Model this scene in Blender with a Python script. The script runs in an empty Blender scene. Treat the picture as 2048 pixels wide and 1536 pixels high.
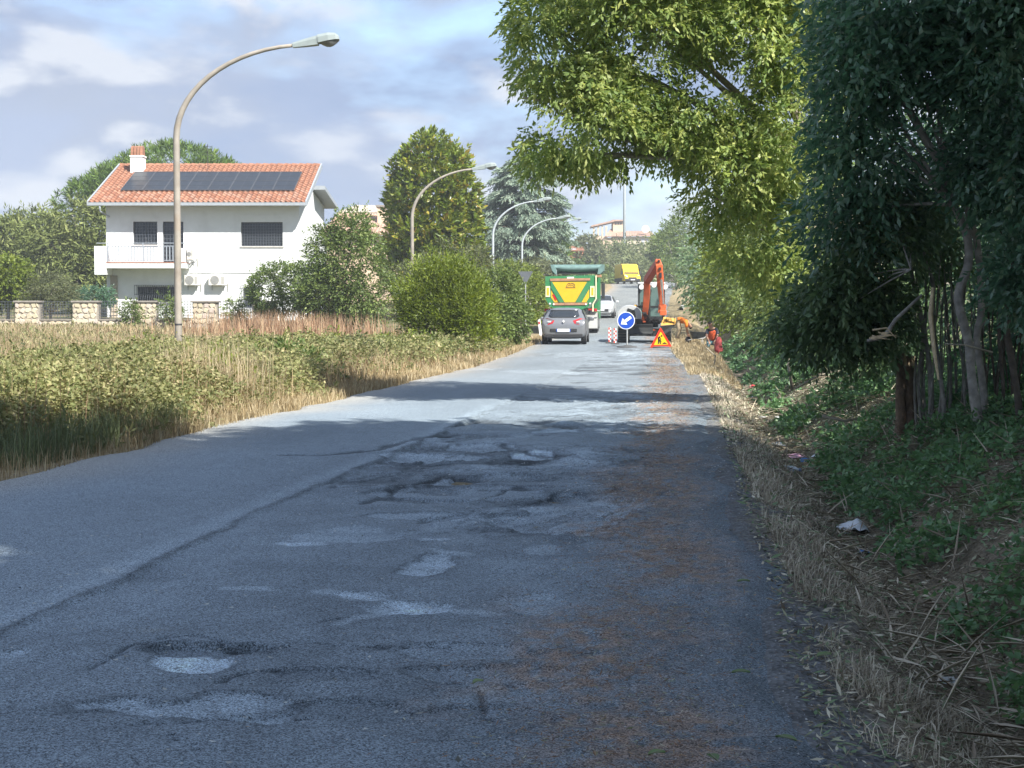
import bpy, math, random
import numpy as np
from mathutils import Vector, Matrix
random.seed(7)
rng = np.random.default_rng(7)
S = bpy.context.scene
C = S.collection
R = math.radians

# ------------------------------------------------------------------ camera
F = 3000.0 / 2048.0            # focal length over picture width
YAW, PITCH, EYE = R(6.654), R(2.557), 1.30
cd = bpy.data.cameras.new('camera')
cd.lens = 36 * F; cd.sensor_width = 36; cd.clip_start = 0.1; cd.clip_end = 6000
cam = bpy.data.objects.new('camera', cd); C.objects.link(cam)
cam.location = (0, 0, EYE); cam.rotation_euler = (math.pi/2 - PITCH, 0, YAW)
S.camera = cam
# ------------------------------------------------------------------ sky, sun, exposure
SUN_EL, SUN_AZ = R(45), R(134)       # azimuth clockwise from +Y (the road's direction)
w = bpy.data.worlds.new('World'); S.world = w; w.use_nodes = True
nt = w.node_tree; N = nt.nodes; Lk = nt.links
for n in list(N): N.remove(n)
out = N.new('ShaderNodeOutputWorld'); bg = N.new('ShaderNodeBackground')
sky = N.new('ShaderNodeTexSky'); sky.sky_type = 'NISHITA'; sky.sun_disc = False
sky.sun_elevation = SUN_EL; sky.sun_rotation = SUN_AZ
sky.air_density = 1.0; sky.dust_density = 0.6; sky.ozone_density = 2.0
bg.inputs['Strength'].default_value = 0.08
tc = N.new('ShaderNodeTexCoord')
def wnoise(scale, detail, rough, sz, off=(0, 0, 0)):
    mp = N.new('ShaderNodeMapping'); mp.inputs['Scale'].default_value = sz; mp.inputs['Location'].default_value = off
    Lk.new(tc.outputs['Generated'], mp.inputs['Vector'])
    n = N.new('ShaderNodeTexNoise'); n.inputs['Scale'].default_value = scale; n.inputs['Detail'].default_value = detail
    n.inputs['Roughness'].default_value = rough; n.inputs['Distortion'].default_value = 0.15
    Lk.new(mp.outputs['Vector'], n.inputs['Vector']); return n.outputs['Fac']
def wramp(fac, stops):
    r = N.new('ShaderNodeValToRGB'); cr = r.color_ramp
    while len(cr.elements) < len(stops): cr.elements.new(0.5)
    for e, (p, c) in zip(cr.elements, stops): e.position = p; e.color = c if len(c) == 4 else (*c, 1)
    Lk.new(fac, r.inputs['Fac']); return r.outputs['Color']
def wmix(fac, a, b):
    m = N.new('ShaderNodeMix'); m.data_type = 'RGBA'
    if hasattr(fac, 'links'): Lk.new(fac, m.inputs[0])
    else: m.inputs[0].default_value = fac
    for s, i in ((a, 6), (b, 7)):
        if hasattr(s, 'links'): Lk.new(s, m.inputs[i])
        else: m.inputs[i].default_value = (*s, 1)
    return m.outputs[2]
veil = wramp(wnoise(3.1, 6, 0.55, (1, 1, 2.4), (0.35, 0.1, 0.3)), [(0.36, (0, 0, 0)), (0.53, (1, 1, 1))])
puff = wramp(wnoise(8.5, 9, 0.5, (1, 1, 2.2), (0.7, 0.2, 0.12)), [(0.47, (0, 0, 0)), (0.64, (1, 1, 1))])
tone = wramp(wnoise(4.5, 5, 0.5, (1, 1, 2.8), (0.1, 0.9, 0.0)), [(0.32, (1.10, 1.55, 2.5)), (0.68, (1.75, 2.12, 2.95))])
s1 = wmix(veil, sky.outputs['Color'], tone)
# cumulus: bright where the cloud thins upward, grey-lavender below
na = wnoise(8.5, 9, 0.5, (1, 1, 2.2), (0.7, 0.2, 0.12)); nb_ = wnoise(8.5, 9, 0.5, (1, 1, 2.2), (0.7, 0.2, 0.17))
df = N.new('ShaderNodeMath'); df.operation = 'SUBTRACT'; Lk.new(na, df.inputs[0]); Lk.new(nb_, df.inputs[1])
lit = wramp(df.outputs[0], [(0.0, (1.75, 2.05, 2.7)), (0.11, (2.9, 3.1, 3.5))])
s2 = wmix(puff, s1, lit)
Lk.new(s2, bg.inputs['Color']); Lk.new(bg.outputs['Background'], out.inputs['Surface'])
sd = bpy.data.lights.new('sun', 'SUN'); sd.energy = 3.15; sd.angle = R(0.53); sd.color = (1.0, 0.965, 0.90)
sun = bpy.data.objects.new('sun', sd); C.objects.link(sun)
sv = Vector((math.sin(SUN_AZ)*math.cos(SUN_EL), math.cos(SUN_AZ)*math.cos(SUN_EL), math.sin(SUN_EL)))
sun.rotation_euler = sv.to_track_quat('Z', 'Y').to_euler()
S.view_settings.view_transform = 'Standard'; S.view_settings.look = 'None'
S.view_settings.exposure = 1.75; S.view_settings.gamma = 1.0; S.view_settings.use_curve_mapping = False
S.render.engine = 'CYCLES'
try:
    S.cycles.max_bounces = 10; S.cycles.diffuse_bounces = 6; S.cycles.transmission_bounces = 4; S.cycles.transparent_max_bounces = 8
    S.cycles.use_denoising = True; S.cycles.caustics_reflective = False; S.cycles.caustics_refractive = False
except Exception: pass

# ------------------------------------------------------------------ measuring helpers
CA, SA = math.cos(YAW), math.sin(YAW)
HOR = 768 - 3000*math.tan(PITCH)
def W(px, py, d):
    """The place seen at picture point (px, py) at a depth of d metres."""
    u = (px-1024)/3000*d; v = (768-py)/3000
    z = EYE + d*(v*math.cos(PITCH) - math.sin(PITCH))/(math.cos(PITCH) + v*math.sin(PITCH))
    return Vector((u*CA - d*SA, u*SA + d*CA, z))
def G(px, py, z=0.0):
    """The place at height z seen at picture point (px, py)."""
    a = W(px, py, 10.0); e = Vector((0, 0, EYE)); k = (z-EYE)/(a.z-EYE)
    return e + (a-e)*k

# ------------------------------------------------------------------ noise
def _h(ix, iy, s):
    n = (ix.astype(np.int64)*374761393 + iy.astype(np.int64)*668265263 + s*974711) & 0xffffffff
    n = ((n ^ (n >> 13))*1274126177) & 0xffffffff
    return ((n ^ (n >> 16)) & 0xffff)/65535.0
def vn(x, y, s=0):
    x = np.asarray(x, float); y = np.asarray(y, float)
    ix = np.floor(x); iy = np.floor(y); fx = x-ix; fy = y-iy
    fx = fx*fx*(3-2*fx); fy = fy*fy*(3-2*fy)
    a = _h(ix, iy, s); b = _h(ix+1, iy, s); c = _h(ix, iy+1, s); d = _h(ix+1, iy+1, s)
    return (a*(1-fx)+b*fx)*(1-fy) + (c*(1-fx)+d*fx)*fy
def fbm(x, y, s=0, o=4):
    t = 0; a = 0.5; k = 0
    for i in range(o):
        t = t + a*vn(np.asarray(x)*2**i + 17.3*i, np.asarray(y)*2**i + 9.1*i, s+i); k += a; a *= 0.5
    return t/k
def sstep(a, b, x):
    t = np.clip((np.asarray(x, float)-a)/(b-a), 0, 1); return t*t*(3-2*t)

# ------------------------------------------------------------------ lie of the land
ZY = np.array([-400, 38, 50, 60, 71, 92, 130, 185, 215, 260, 350, 600, 4000.])
ZZ = np.array([0, 0, .08, .24, .48, 1.22, 2.9, 5.3, 6.3, 7.6, 10.5, 13., 16.])
def z_road(y): return np.interp(y, ZY, ZZ)
def x_mid(y): return np.interp(y, [-400, 0, 40, 60, 92, 140, 185, 215, 240], [-2.45, -2.47, -2.75, -3.4, -4.1, -4.7, -5.2, -6.5, -9])
def half_w(y): return np.interp(y, [0, 30, 60, 100, 170, 185, 200], [2.93, 2.9, 2.7, 2.9, 3.4, 4.2, 4.2])
def x_ditch(y): return np.interp(y, [-400, 0, 60, 75, 400], [1.3, 1.3, 1.3, 1.1, -1.0])
def terrain(x, y):
    x = np.asarray(x, float); y = np.asarray(y, float)
    zr = z_road(y); L = x_mid(y)-half_w(y); Rr = x_mid(y)+half_w(y)
    inside = np.minimum(x-L, Rr-x)
    z = -0.06*sstep(-0.02, 0.35, inside)
    dl = L-x
    z = z + np.interp(dl, [0, .5, 1.2, 3, 7, 14, 20, 60], [0, .0, .03, .08, .16, .38, .55, .9])*(1-sstep(90, 180, y)*0.6)
    q = x-x_ditch(y)
    dit = np.interp(q, [-.95, -.6, -.25, 0, .25, .55, 1.0, 1.5, 3, 8, 60], [0, -.06, -.3, -.38, -.33, -.1, .2, .38, .62, 1.0, 1.4])
    dit = np.where(x > Rr-.4, dit, 0)
    fade = 1-0.8*sstep(75, 120, y)
    z = z + dit*fade
    rough = (fbm(x*1.3, y*1.3, 3)-.5)*.12*sstep(0.1, 0.8, np.maximum(x-Rr, L-x))
    fine = (fbm(x*6, y*6, 5, 3)-.5)*.06*sstep(0.0, 0.4, np.maximum(x-Rr, L-x))*(1-sstep(20, 40, y))
    return zr + z + rough + fine

# ------------------------------------------------------------------ materials
def new_mat(name):
    m = bpy.data.materials.new(name); m.use_nodes = True
    t = m.node_tree; b = t.nodes['Principled BSDF']; return m, t, b
def M(name, col, rough=0.6, var=0.12, scale=8.0, metal=0.0, spec=0.4, bump=0.0, bscale=60.0, dirt=None):
    """A painted, metal, stone or cloth surface: base colour broken by two sizes of noise, optional bump and dirt patches."""
    m, t, b = new_mat(name); n = t.nodes; l = t.links
    tcn = n.new('ShaderNodeTexCoord')
    no = n.new('ShaderNodeTexNoise'); no.inputs['Scale'].default_value = scale; no.inputs['Detail'].default_value = 6
    l.new(tcn.outputs['Object'], no.inputs['Vector'])
    r = n.new('ShaderNodeValToRGB')
    r.color_ramp.elements[0].position = .3; r.color_ramp.elements[1].position = .7
    r.color_ramp.elements[0].color = (*[c*(1-var) for c in col], 1)
    r.color_ramp.elements[1].color = (*[min(1, c*(1+var)) for c in col], 1)
    l.new(no.outputs['Fac'], r.inputs['Fac']); src = r.outputs['Color']
    if dirt:
        n2 = n.new('ShaderNodeTexNoise'); n2.inputs['Scale'].default_value = scale*.35; n2.inputs['Detail'].default_value = 8
        l.new(tcn.outputs['Object'], n2.inputs['Vector'])
        r2 = n.new('ShaderNodeValToRGB'); r2.color_ramp.elements[0].position = .52; r2.color_ramp.elements[1].position = .72
        r2.color_ramp.elements[1].color = (.7, .7, .7, 1)
        l.new(n2.outputs['Fac'], r2.inputs['Fac'])
        mx = n.new('ShaderNodeMix'); mx.data_type = 'RGBA'; l.new(r2.outputs['Color'], mx.inputs[0]); l.new(src, mx.inputs[6])
        mx.inputs[7].default_value = (*dirt, 1); src = mx.outputs[2]
    l.new(src, b.inputs['Base Color'])
    b.inputs['Roughness'].default_value = rough; b.inputs['Metallic'].default_value = metal
    b.inputs['Specular IOR Level'].default_value = spec
    if bump:
        nb = n.new('ShaderNodeTexNoise'); nb.inputs['Scale'].default_value = bscale; nb.inputs['Detail'].default_value = 5
        l.new(tcn.outputs['Object'], nb.inputs['Vector'])
        bp = n.new('ShaderNodeBump'); bp.inputs['Strength'].default_value = bump; bp.inputs['Distance'].default_value = .02
        l.new(nb.outputs['Fac'], bp.inputs['Height']); l.new(bp.outputs['Normal'], b.inputs['Normal'])
    return m
def leaf_mat(name, stops, trans=0.35, rough=0.45, spec=0.35, big=0.25, bscale=0.6):
    """Leaves: each leaf's own tone (attribute tone) through a ramp, larger drifts by noise, some light passing through."""
    m, t, b = new_mat(name); n = t.nodes; l = t.links
    at = n.new('ShaderNodeAttribute'); at.attribute_name = 'tone'
    r = n.new('ShaderNodeValToRGB'); cr = r.color_ramp
    while len(cr.elements) < len(stops): cr.elements.new(.5)
    for e, (p, c) in zip(cr.elements, stops): e.position = p; e.color = (*c, 1)
    l.new(at.outputs['Fac'], r.inputs['Fac'])
    tcn = n.new('ShaderNodeTexCoord'); no = n.new('ShaderNodeTexNoise'); no.inputs['Scale'].default_value = bscale; no.inputs['Detail'].default_value = 4
    l.new(tcn.outputs['Object'], no.inputs['Vector'])
    mr = n.new('ShaderNodeMapRange'); mr.inputs['From Min'].default_value = .3; mr.inputs['From Max'].default_value = .7
    mr.inputs['To Min'].default_value = 1-big; mr.inputs['To Max'].default_value = 1+big
    l.new(no.outputs['Fac'], mr.inputs['Value'])
    vm = n.new('ShaderNodeVectorMath'); vm.operation = 'SCALE'; l.new(r.outputs['Color'], vm.inputs[0]); l.new(mr.outputs['Result'], vm.inputs['Scale'])
    l.new(vm.outputs['Vector'], b.inputs['Base Color']); b.inputs['Roughness'].default_value = rough; b.inputs['Specular IOR Level'].default_value = spec
    tr = n.new('ShaderNodeBsdfTranslucent')
    hs = n.new('ShaderNodeHueSaturation'); hs.inputs['Hue'].default_value = .485; hs.inputs['Saturation'].default_value = 1.15; hs.inputs['Value'].default_value = 1.25
    l.new(vm.outputs['Vector'], hs.inputs['Color']); l.new(hs.outputs['Color'], tr.inputs['Color'])
    mx = n.new('ShaderNodeMixShader'); mx.inputs[0].default_value = trans
    l.new(b.outputs[0], mx.inputs[1]); l.new(tr.outputs[0], mx.inputs[2]); l.new(mx.outputs[0], t.nodes['Material Output'].inputs['Surface'])
    return m
def vcol_mat(name, rough=.9, grain=.25, gscale=90., bump=.5, bscale=160., bdist=.01, spec=.25, stone=.35):
    """Ground surfaces: colour held by the attribute Col, grain and relief by noise."""
    m, t, b = new_mat(name); n = t.nodes; l = t.links
    at = n.new('ShaderNodeAttribute'); at.attribute_name = 'Col'
    tcn = n.new('ShaderNodeTexCoord')
    no = n.new('ShaderNodeTexNoise'); no.inputs['Scale'].default_value = gscale; no.inputs['Detail'].default_value = 8; no.inputs['Roughness'].default_value = .75
    l.new(tcn.outputs['Object'], no.inputs['Vector'])
    vo = n.new('ShaderNodeTexVoronoi'); vo.inputs['Scale'].default_value = bscale; l.new(tcn.outputs['Object'], vo.inputs['Vector'])
    mr = n.new('ShaderNodeMapRange'); mr.inputs['From Min'].default_value = .3; mr.inputs['From Max'].default_value = .7
    mr.inputs['To Min'].default_value = 1-grain; mr.inputs['To Max'].default_value = 1+grain
    l.new(no.outputs['Fac'], mr.inputs['Value'])
    # single pale and dark stones
    cv = n.new('ShaderNodeMapRange'); cv.inputs['From Min'].default_value = 0; cv.inputs['From Max'].default_value = 1
    cv.inputs['To Min'].default_value = 1-stone*.8; cv.inputs['To Max'].default_value = 1+stone
    sp = n.new('ShaderNodeSeparateColor'); l.new(vo.outputs['Color'], sp.inputs[0]); l.new(sp.outputs[0], cv.inputs['Value'])
    mu = n.new('ShaderNodeMath'); mu.operation = 'MULTIPLY'; l.new(mr.outputs[0], mu.inputs[0]); l.new(cv.outputs[0], mu.inputs[1])
    vm = n.new('ShaderNodeVectorMath'); vm.operation = 'SCALE'; l.new(at.outputs['Color'], vm.inputs[0]); l.new(mu.outputs[0], vm.inputs['Scale'])
    l.new(vm.outputs['Vector'], b.inputs['Base Color']); b.inputs['Roughness'].default_value = rough; b.inputs['Specular IOR Level'].default_value = spec
    bp = n.new('ShaderNodeBump'); bp.inputs['Strength'].default_value = bump; bp.inputs['Distance'].default_value = bdist
    nf = n.new('ShaderNodeTexNoise'); nf.inputs['Scale'].default_value = bscale*.4; nf.inputs['Detail'].default_value = 3; l.new(tcn.outputs['Object'], nf.inputs['Vector'])
    ad = n.new('ShaderNodeMath'); ad.operation = 'ADD'; l.new(vo.outputs['Distance'], ad.inputs[0]); l.new(nf.outputs['Fac'], ad.inputs[1])
    l.new(ad.outputs[0], bp.inputs['Height']); l.new(bp.outputs['Normal'], b.inputs['Normal'])
    return m
def glass_mat(name, col=(.03, .035, .04), rough=.08):
    m, t, b = new_mat(name); b.inputs['Base Color'].default_value = (*col, 1); b.inputs['Roughness'].default_value = rough
    b.inputs['Specular IOR Level'].default_value = .8; return m

# ------------------------------------------------------------------ mesh builders
class MB:
    def __init__(s): s.v = []; s.f = []
    def add(s, vs, fs):
        o = len(s.v); s.v += [tuple(v) for v in vs]; s.f += [tuple(i+o for i in f) for f in fs]; return s
    def box(s, lo, hi):
        x0, y0, z0 = lo; x1, y1, z1 = hi
        return s.add([(x0,y0,z0),(x1,y0,z0),(x1,y1,z0),(x0,y1,z0),(x0,y0,z1),(x1,y0,z1),(x1,y1,z1),(x0,y1,z1)],
                     [(0,3,2,1),(4,5,6,7),(0,1,5,4),(1,2,6,5),(2,3,7,6),(3,0,4,7)])
    def obox(s, c, sz, rot=(0, 0, 0)):
        from mathutils import Euler
        m = Euler(rot).to_matrix(); hx, hy, hz = sz[0]/2, sz[1]/2, sz[2]/2
        vs = [Vector(c) + m @ Vector((a*hx, b*hy, d*hz)) for d in (-1, 1) for a, b in ((-1,-1),(1,-1),(1,1),(-1,1))]
        return s.add(vs, [(0,3,2,1),(4,5,6,7),(0,1,5,4),(1,2,6,5),(2,3,7,6),(3,0,4,7)])
    def prism(s, poly, a, b, axis='x'):
        """A closed outline (p, q) pushed from a to b along axis: x -> (a, p, q), y -> (p, a, q), z -> (p, q, a)."""
        n = len(poly)
        P = {'x': lambda p, q, t: (t, p, q), 'y': lambda p, q, t: (p, t, q), 'z': lambda p, q, t: (p, q, t)}[axis]
        vs = [P(p, q, a) for p, q in poly] + [P(p, q, b) for p, q in poly]
        return s.add(vs, [tuple(range(n))[::-1], tuple(range(n, 2*n))] + [(i, (i+1) % n, n+(i+1) % n, n+i) for i in range(n)])
    def tube(s, pts, rad, n=8, cap=True):
        pts = [Vector(p) for p in pts]; k = len(pts)
        if not hasattr(rad, '__len__'): rad = [rad]*k
        vs = []; prev = None
        for i, p in enumerate(pts):
            t = (pts[min(i+1, k-1)] - pts[max(i-1, 0)]).normalized()
            if prev is None: a = t.orthogonal().normalized()
            else:
                a = prev - t*prev.dot(t); a = a.normalized() if a.length > 1e-6 else t.orthogonal().normalized()
            prev = a; b = t.cross(a)
            vs += [p + (a*math.cos(2*math.pi*j/n) + b*math.sin(2*math.pi*j/n))*rad[i] for j in range(n)]
        fs = [(i*n+j, i*n+(j+1) % n, (i+1)*n+(j+1) % n, (i+1)*n+j) for i in range(k-1) for j in range(n)]
        if cap: fs += [tuple(range(n))[::-1], tuple(range((k-1)*n, k*n))]
        return s.add(vs, fs)
    def lathe(s, prof, c=(0, 0, 0), axis='z', n=20):
        """prof: (radius, height) pairs turned about an axis through c."""
        vs = []
        for r, h in prof:
            for j in range(n):
                a = 2*math.pi*j/n; p, q = r*math.cos(a), r*math.sin(a)
                vs.append({'z': (c[0]+p, c[1]+q, c[2]+h), 'x': (c[0]+h, c[1]+p, c[2]+q), 'y': (c[0]+p, c[1]+h, c[2]-q)}[axis])
        k = len(prof)
        fs = [(i*n+j, i*n+(j+1) % n, (i+1)*n+(j+1) % n, (i+1)*n+j) for i in range(k-1) for j in range(n)]
        fs += [tuple(range(n))[::-1], tuple(range((k-1)*n, k*n))]
        return s.add(vs, fs)
    def grid(s, rows):
        n = len(rows[0]); vs = [p for r in rows for p in r]
        return s.add(vs, [(i*n+j, i*n+j+1, (i+1)*n+j+1, (i+1)*n+j) for i in range(len(rows)-1) for j in range(n-1)])
    def build(s, name, mat, parent=None, smooth=False, bevel=0, subsurf=0, solid=0):
        me = bpy.data.meshes.new(name); me.from_pydata(s.v, [], s.f); me.materials.append(mat); me.update()
        if smooth: me.polygons.foreach_set('use_smooth', [True]*len(me.polygons))
        o = bpy.data.objects.new(name, me); C.objects.link(o)
        if parent is not None: o.parent = parent
        if solid:
            md = o.modifiers.new('thick', 'SOLIDIFY'); md.thickness = solid
        if bevel:
            md = o.modifiers.new('edge', 'BEVEL'); md.width = bevel; md.segments = 2; md.limit_method = 'ANGLE'; md.angle_limit = R(40)
        if subsurf:
            md = o.modifiers.new('smooth', 'SUBSURF'); md.levels = subsurf; md.render_levels = subsurf
        return o
def np_mesh(name, verts, faces, mat, parent=None, attrs=None, col=None, smooth=False):
    """faces: (m, k) integer array, all of k corners."""
    me = bpy.data.meshes.new(name); nv, (nf, k) = len(verts), faces.shape
    me.vertices.add(nv); me.vertices.foreach_set('co', np.ascontiguousarray(verts, np.float32).ravel())
    me.loops.add(nf*k); me.loops.foreach_set('vertex_index', np.ascontiguousarray(faces, np.int32).ravel())
    me.polygons.add(nf); me.polygons.foreach_set('loop_start', np.arange(0, nf*k, k, dtype=np.int32))
    try: me.polygons.foreach_set('loop_total', np.full(nf, k, np.int32))
    except Exception: pass
    if smooth: me.polygons.foreach_set('use_smooth', np.ones(nf, bool))
    for nm, a in (attrs or {}).items():
        at = me.attributes.new(nm, 'FLOAT', 'POINT'); at.data.foreach_set('value', np.ascontiguousarray(a, np.float32))
    if col is not None:
        at = me.attributes.new('Col', 'FLOAT_COLOR', 'POINT')
        at.data.foreach_set('color', np.ascontiguousarray(np.c_[col, np.ones(len(col))], np.float32).ravel())
    me.materials.append(mat); me.update(calc_edges=True); me.validate()
    o = bpy.data.objects.new(name, me); C.objects.link(o)
    if parent is not None: o.parent = parent
    return o
def tag(o, label=None, cat=None, group=None, kind=None):
    for k, v in (('label', label), ('category', cat), ('group', group), ('kind', kind)):
        if v: o[k] = v
    return o
def thing(name, label, cat, loc=(0, 0, 0), rz=0.0, group=None):
    o = bpy.data.objects.new(name, None); C.objects.link(o); o.empty_display_size = .3
    o.location = loc; o.rotation_euler = (0, 0, rz); return tag(o, label, cat, group)
def copy_tree(o, parent=None):
    c = o.copy(); C.objects.link(c)
    if parent is not None: c.parent = parent
    for ch in list(o.children): copy_tree(ch, c)
    return c

# ------------------------------------------------------------------ foliage builders
def unit(v): return v/np.maximum(np.linalg.norm(v, axis=1, keepdims=True), 1e-9)
def rdir(n): return unit(rng.normal(size=(n, 3)))
def leaves(name, P, D, L, Wd, tone, mat, parent=None, fold=.18, up=None):
    """One two-triangle folded leaf per row: base P, direction D, length L, width Wd."""
    n = len(P); D = unit(D)
    ref = up if up is not None else unit(rng.normal(size=(n, 3)) + np.array([0, 0, 1.2]))
    Sd = unit(np.cross(D, ref)); Nn = np.cross(Sd, D)
    L = np.broadcast_to(np.asarray(L, float), n)[:, None]; Wd = np.broadcast_to(np.asarray(Wd, float), n)[:, None]
    mid = P + D*L*.45 - Nn*Wd*fold
    v = np.stack([P, mid+Sd*Wd*.5, P+D*L-Nn*L*.08, mid-Sd*Wd*.5], 1).reshape(-1, 3)
    b = np.arange(n)[:, None]*4
    f = np.concatenate([b+np.array([[0, 1, 2]]), b+np.array([[0, 2, 3]])], 0)
    return np_mesh(name, v, f, mat, parent, {'tone': np.repeat(tone, 4)})
def sprays(O, D, n, slen, L, Wd, droop=.35, spread=.9, jitter=.3):
    """n leaflets set alternately along a twig from each origin O in direction D. Returns leaf arrays."""
    m = len(O); D = unit(D)
    side = unit(np.cross(D, unit(rng.normal(size=(m, 3))*.5 + np.array([0, 0, 1]))))
    Ps, Ds = [], []
    for k in range(n):
        t = (k+.6)/n; sg = 1 if k % 2 else -1
        P = O + D*(slen*t) + np.array([0, 0, -1])*(slen*droop*t*t)
        d = D*(.45+.5*t) + side*sg*spread*(1-.7*t) + rng.normal(size=(m, 3))*jitter + np.array([0, 0, -1])*droop*.9
        Ps.append(P); Ds.append(d)
    P = np.concatenate(Ps); Dd = np.concatenate(Ds); q = len(P)
    tone = np.tile(rng.random(m), n)*.6 + rng.random(q)*.4
    return P, Dd, L*(.75+.5*rng.random(q)), Wd*(.75+.5*rng.random(q)), tone
def blob_points(blobs, n, lo=.62, gap=0.0, gs=1.2, seed=0):
    """Points in the outer part of a union of ellipsoids (x, y, z, rx, ry, rz), holes cut by noise; with outward directions."""
    B = np.array(blobs, float); a = (B[:, 3]*B[:, 4] + B[:, 3]*B[:, 5] + B[:, 4]*B[:, 5]); a /= a.sum()
    k = rng.choice(len(B), n, p=a); d = rdir(n); r = lo + (1-lo)*rng.random(n)**.6
    P = B[k, :3] + d*r[:, None]*B[k, 3:]
    if gap:
        g = .5*fbm(P[:, 0]*gs+P[:, 2]*.7, P[:, 2]*gs, 11+seed, 3) + .5*fbm(P[:, 1]*gs, P[:, 2]*gs+P[:, 0]*.6, 29+seed, 3)
        keep = g > gap; P, d = P[keep], d[keep]
    return P, d
def limbs(mb, base, ends, r0, bend=.25, n=6):
    for e in ends:
        b = Vector(base); e = Vector(e); m = b.lerp(e, .5) + Vector((random.uniform(-1, 1), random.uniform(-1, 1), random.uniform(.2, 1)))*bend*(e-b).length*.4
        pts = [b.lerp(m, t)*(1-t) + m.lerp(e, t)*t for t in (0, .25, .5, .75, 1)]
        mb.tube(pts, [r0, r0*.8, r0*.6, r0*.4, r0*.18], n)
def plant(name, label, cat, base, blobs, n, mat, bark, L=.12, Wd=.05, group=None, trunk_r=.06, k=5, slen=.35, droop=.3, lo=.62, gap=0.0, gs=1.2, upb=.0, n_limb=6, trunk_h=None, spread=.9, crown='crown', shoots=.035):
    """A tree or shrub: trunk with limbs reaching into the crown, crown of leafy twigs spread through its volume."""
    t = thing(name, label, cat, base, 0, group); b = np.array(base); n = int(n*.72); L *= 1.09; Wd *= 1.13
    bl = [(x-b[0], y-b[1], z-b[2], rx, ry, rz) for x, y, z, rx, ry, rz in blobs]
    mb = MB(); zt = trunk_h if trunk_h is not None else max(.3, min(q[2] for q in bl))
    mb.tube([(0, 0, -.2), (.02, .03, zt*.5), (0, 0, zt)], [trunk_r*1.3, trunk_r, trunk_r*.8], 8)
    ends = [Vector(q[:3]) + Vector((random.uniform(-.4, .4)*q[3], random.uniform(-.4, .4)*q[4], random.uniform(0, .5)*q[5])) for q in (bl*6)[:n_limb]]
    limbs(mb, (0, 0, zt*.9), ends, trunk_r*.7); mb.build('trunk', bark, t, smooth=True)
    O, d = blob_points(bl, n, lo, gap, gs, int(abs(b[0]*13)) % 50)
    d = unit(d + rng.normal(size=d.shape)*.45 + np.array([0, 0, upb]))
    P, D, LL, WW, tone = sprays(O, d, k, slen, L, Wd, droop, spread)
    if shoots:       # longer shoots break the outline
        q_ = rng.choice(len(O), max(6, int(len(O)*shoots))); e_ = sprays(O[q_], unit(d[q_] + np.array([0, 0, .9])), k+5, slen*2.1, L*.8, Wd*.8, droop*.4, spread)
        P, D, LL, WW, tone = (np.concatenate([a_, b_]) for a_, b_ in zip((P, D, LL, WW, tone), e_))
    leaves(crown, P, D, LL, WW, tone, mat, t)
    return t
# ================================================================== materials in use
m_asphalt = vcol_mat('worn asphalt', .88, .24, 140., .34, 210., .007, .3, .95)
m_ground = vcol_mat('dry soil', .95, .3, 14., .6, 40., .03, .1)
m_white = M('white render', (.72, .735, .73), .85, .03, 3, bump=.15, bscale=90, dirt=(.60, .61, .60))
m_bark = M('grey bark', (.27, .25, .22), .9, .35, 14, bump=.7, bscale=40)
m_pale_bark = M('pale bark', (.30, .265, .20), .9, .3, 14, bump=.6, bscale=40)
m_dark_bark = M('dark bark', (.085, .068, .052), .9, .35, 14, bump=.7, bscale=40)
m_wood = M('split wood', (.60, .47, .30), .8, .2, 25, bump=.5, bscale=50)
m_galv = M('galvanised steel', (.42, .43, .43), .5, .12, 10, metal=.35, bump=.05)
m_rusty = M('weathered pole', (.30, .27, .23), .7, .2, 3, dirt=(.25, .17, .10), bump=.1)
m_black = M('black rubber', (.02, .02, .021), .8, .2, 20)
m_darkmetal = M('dark steel', (.06, .06, .065), .55, .2, 12, metal=.3)
m_glass = glass_mat('tinted glass')
m_paleglass = glass_mat('lamp glass', (.16, .16, .15), .25)

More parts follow.
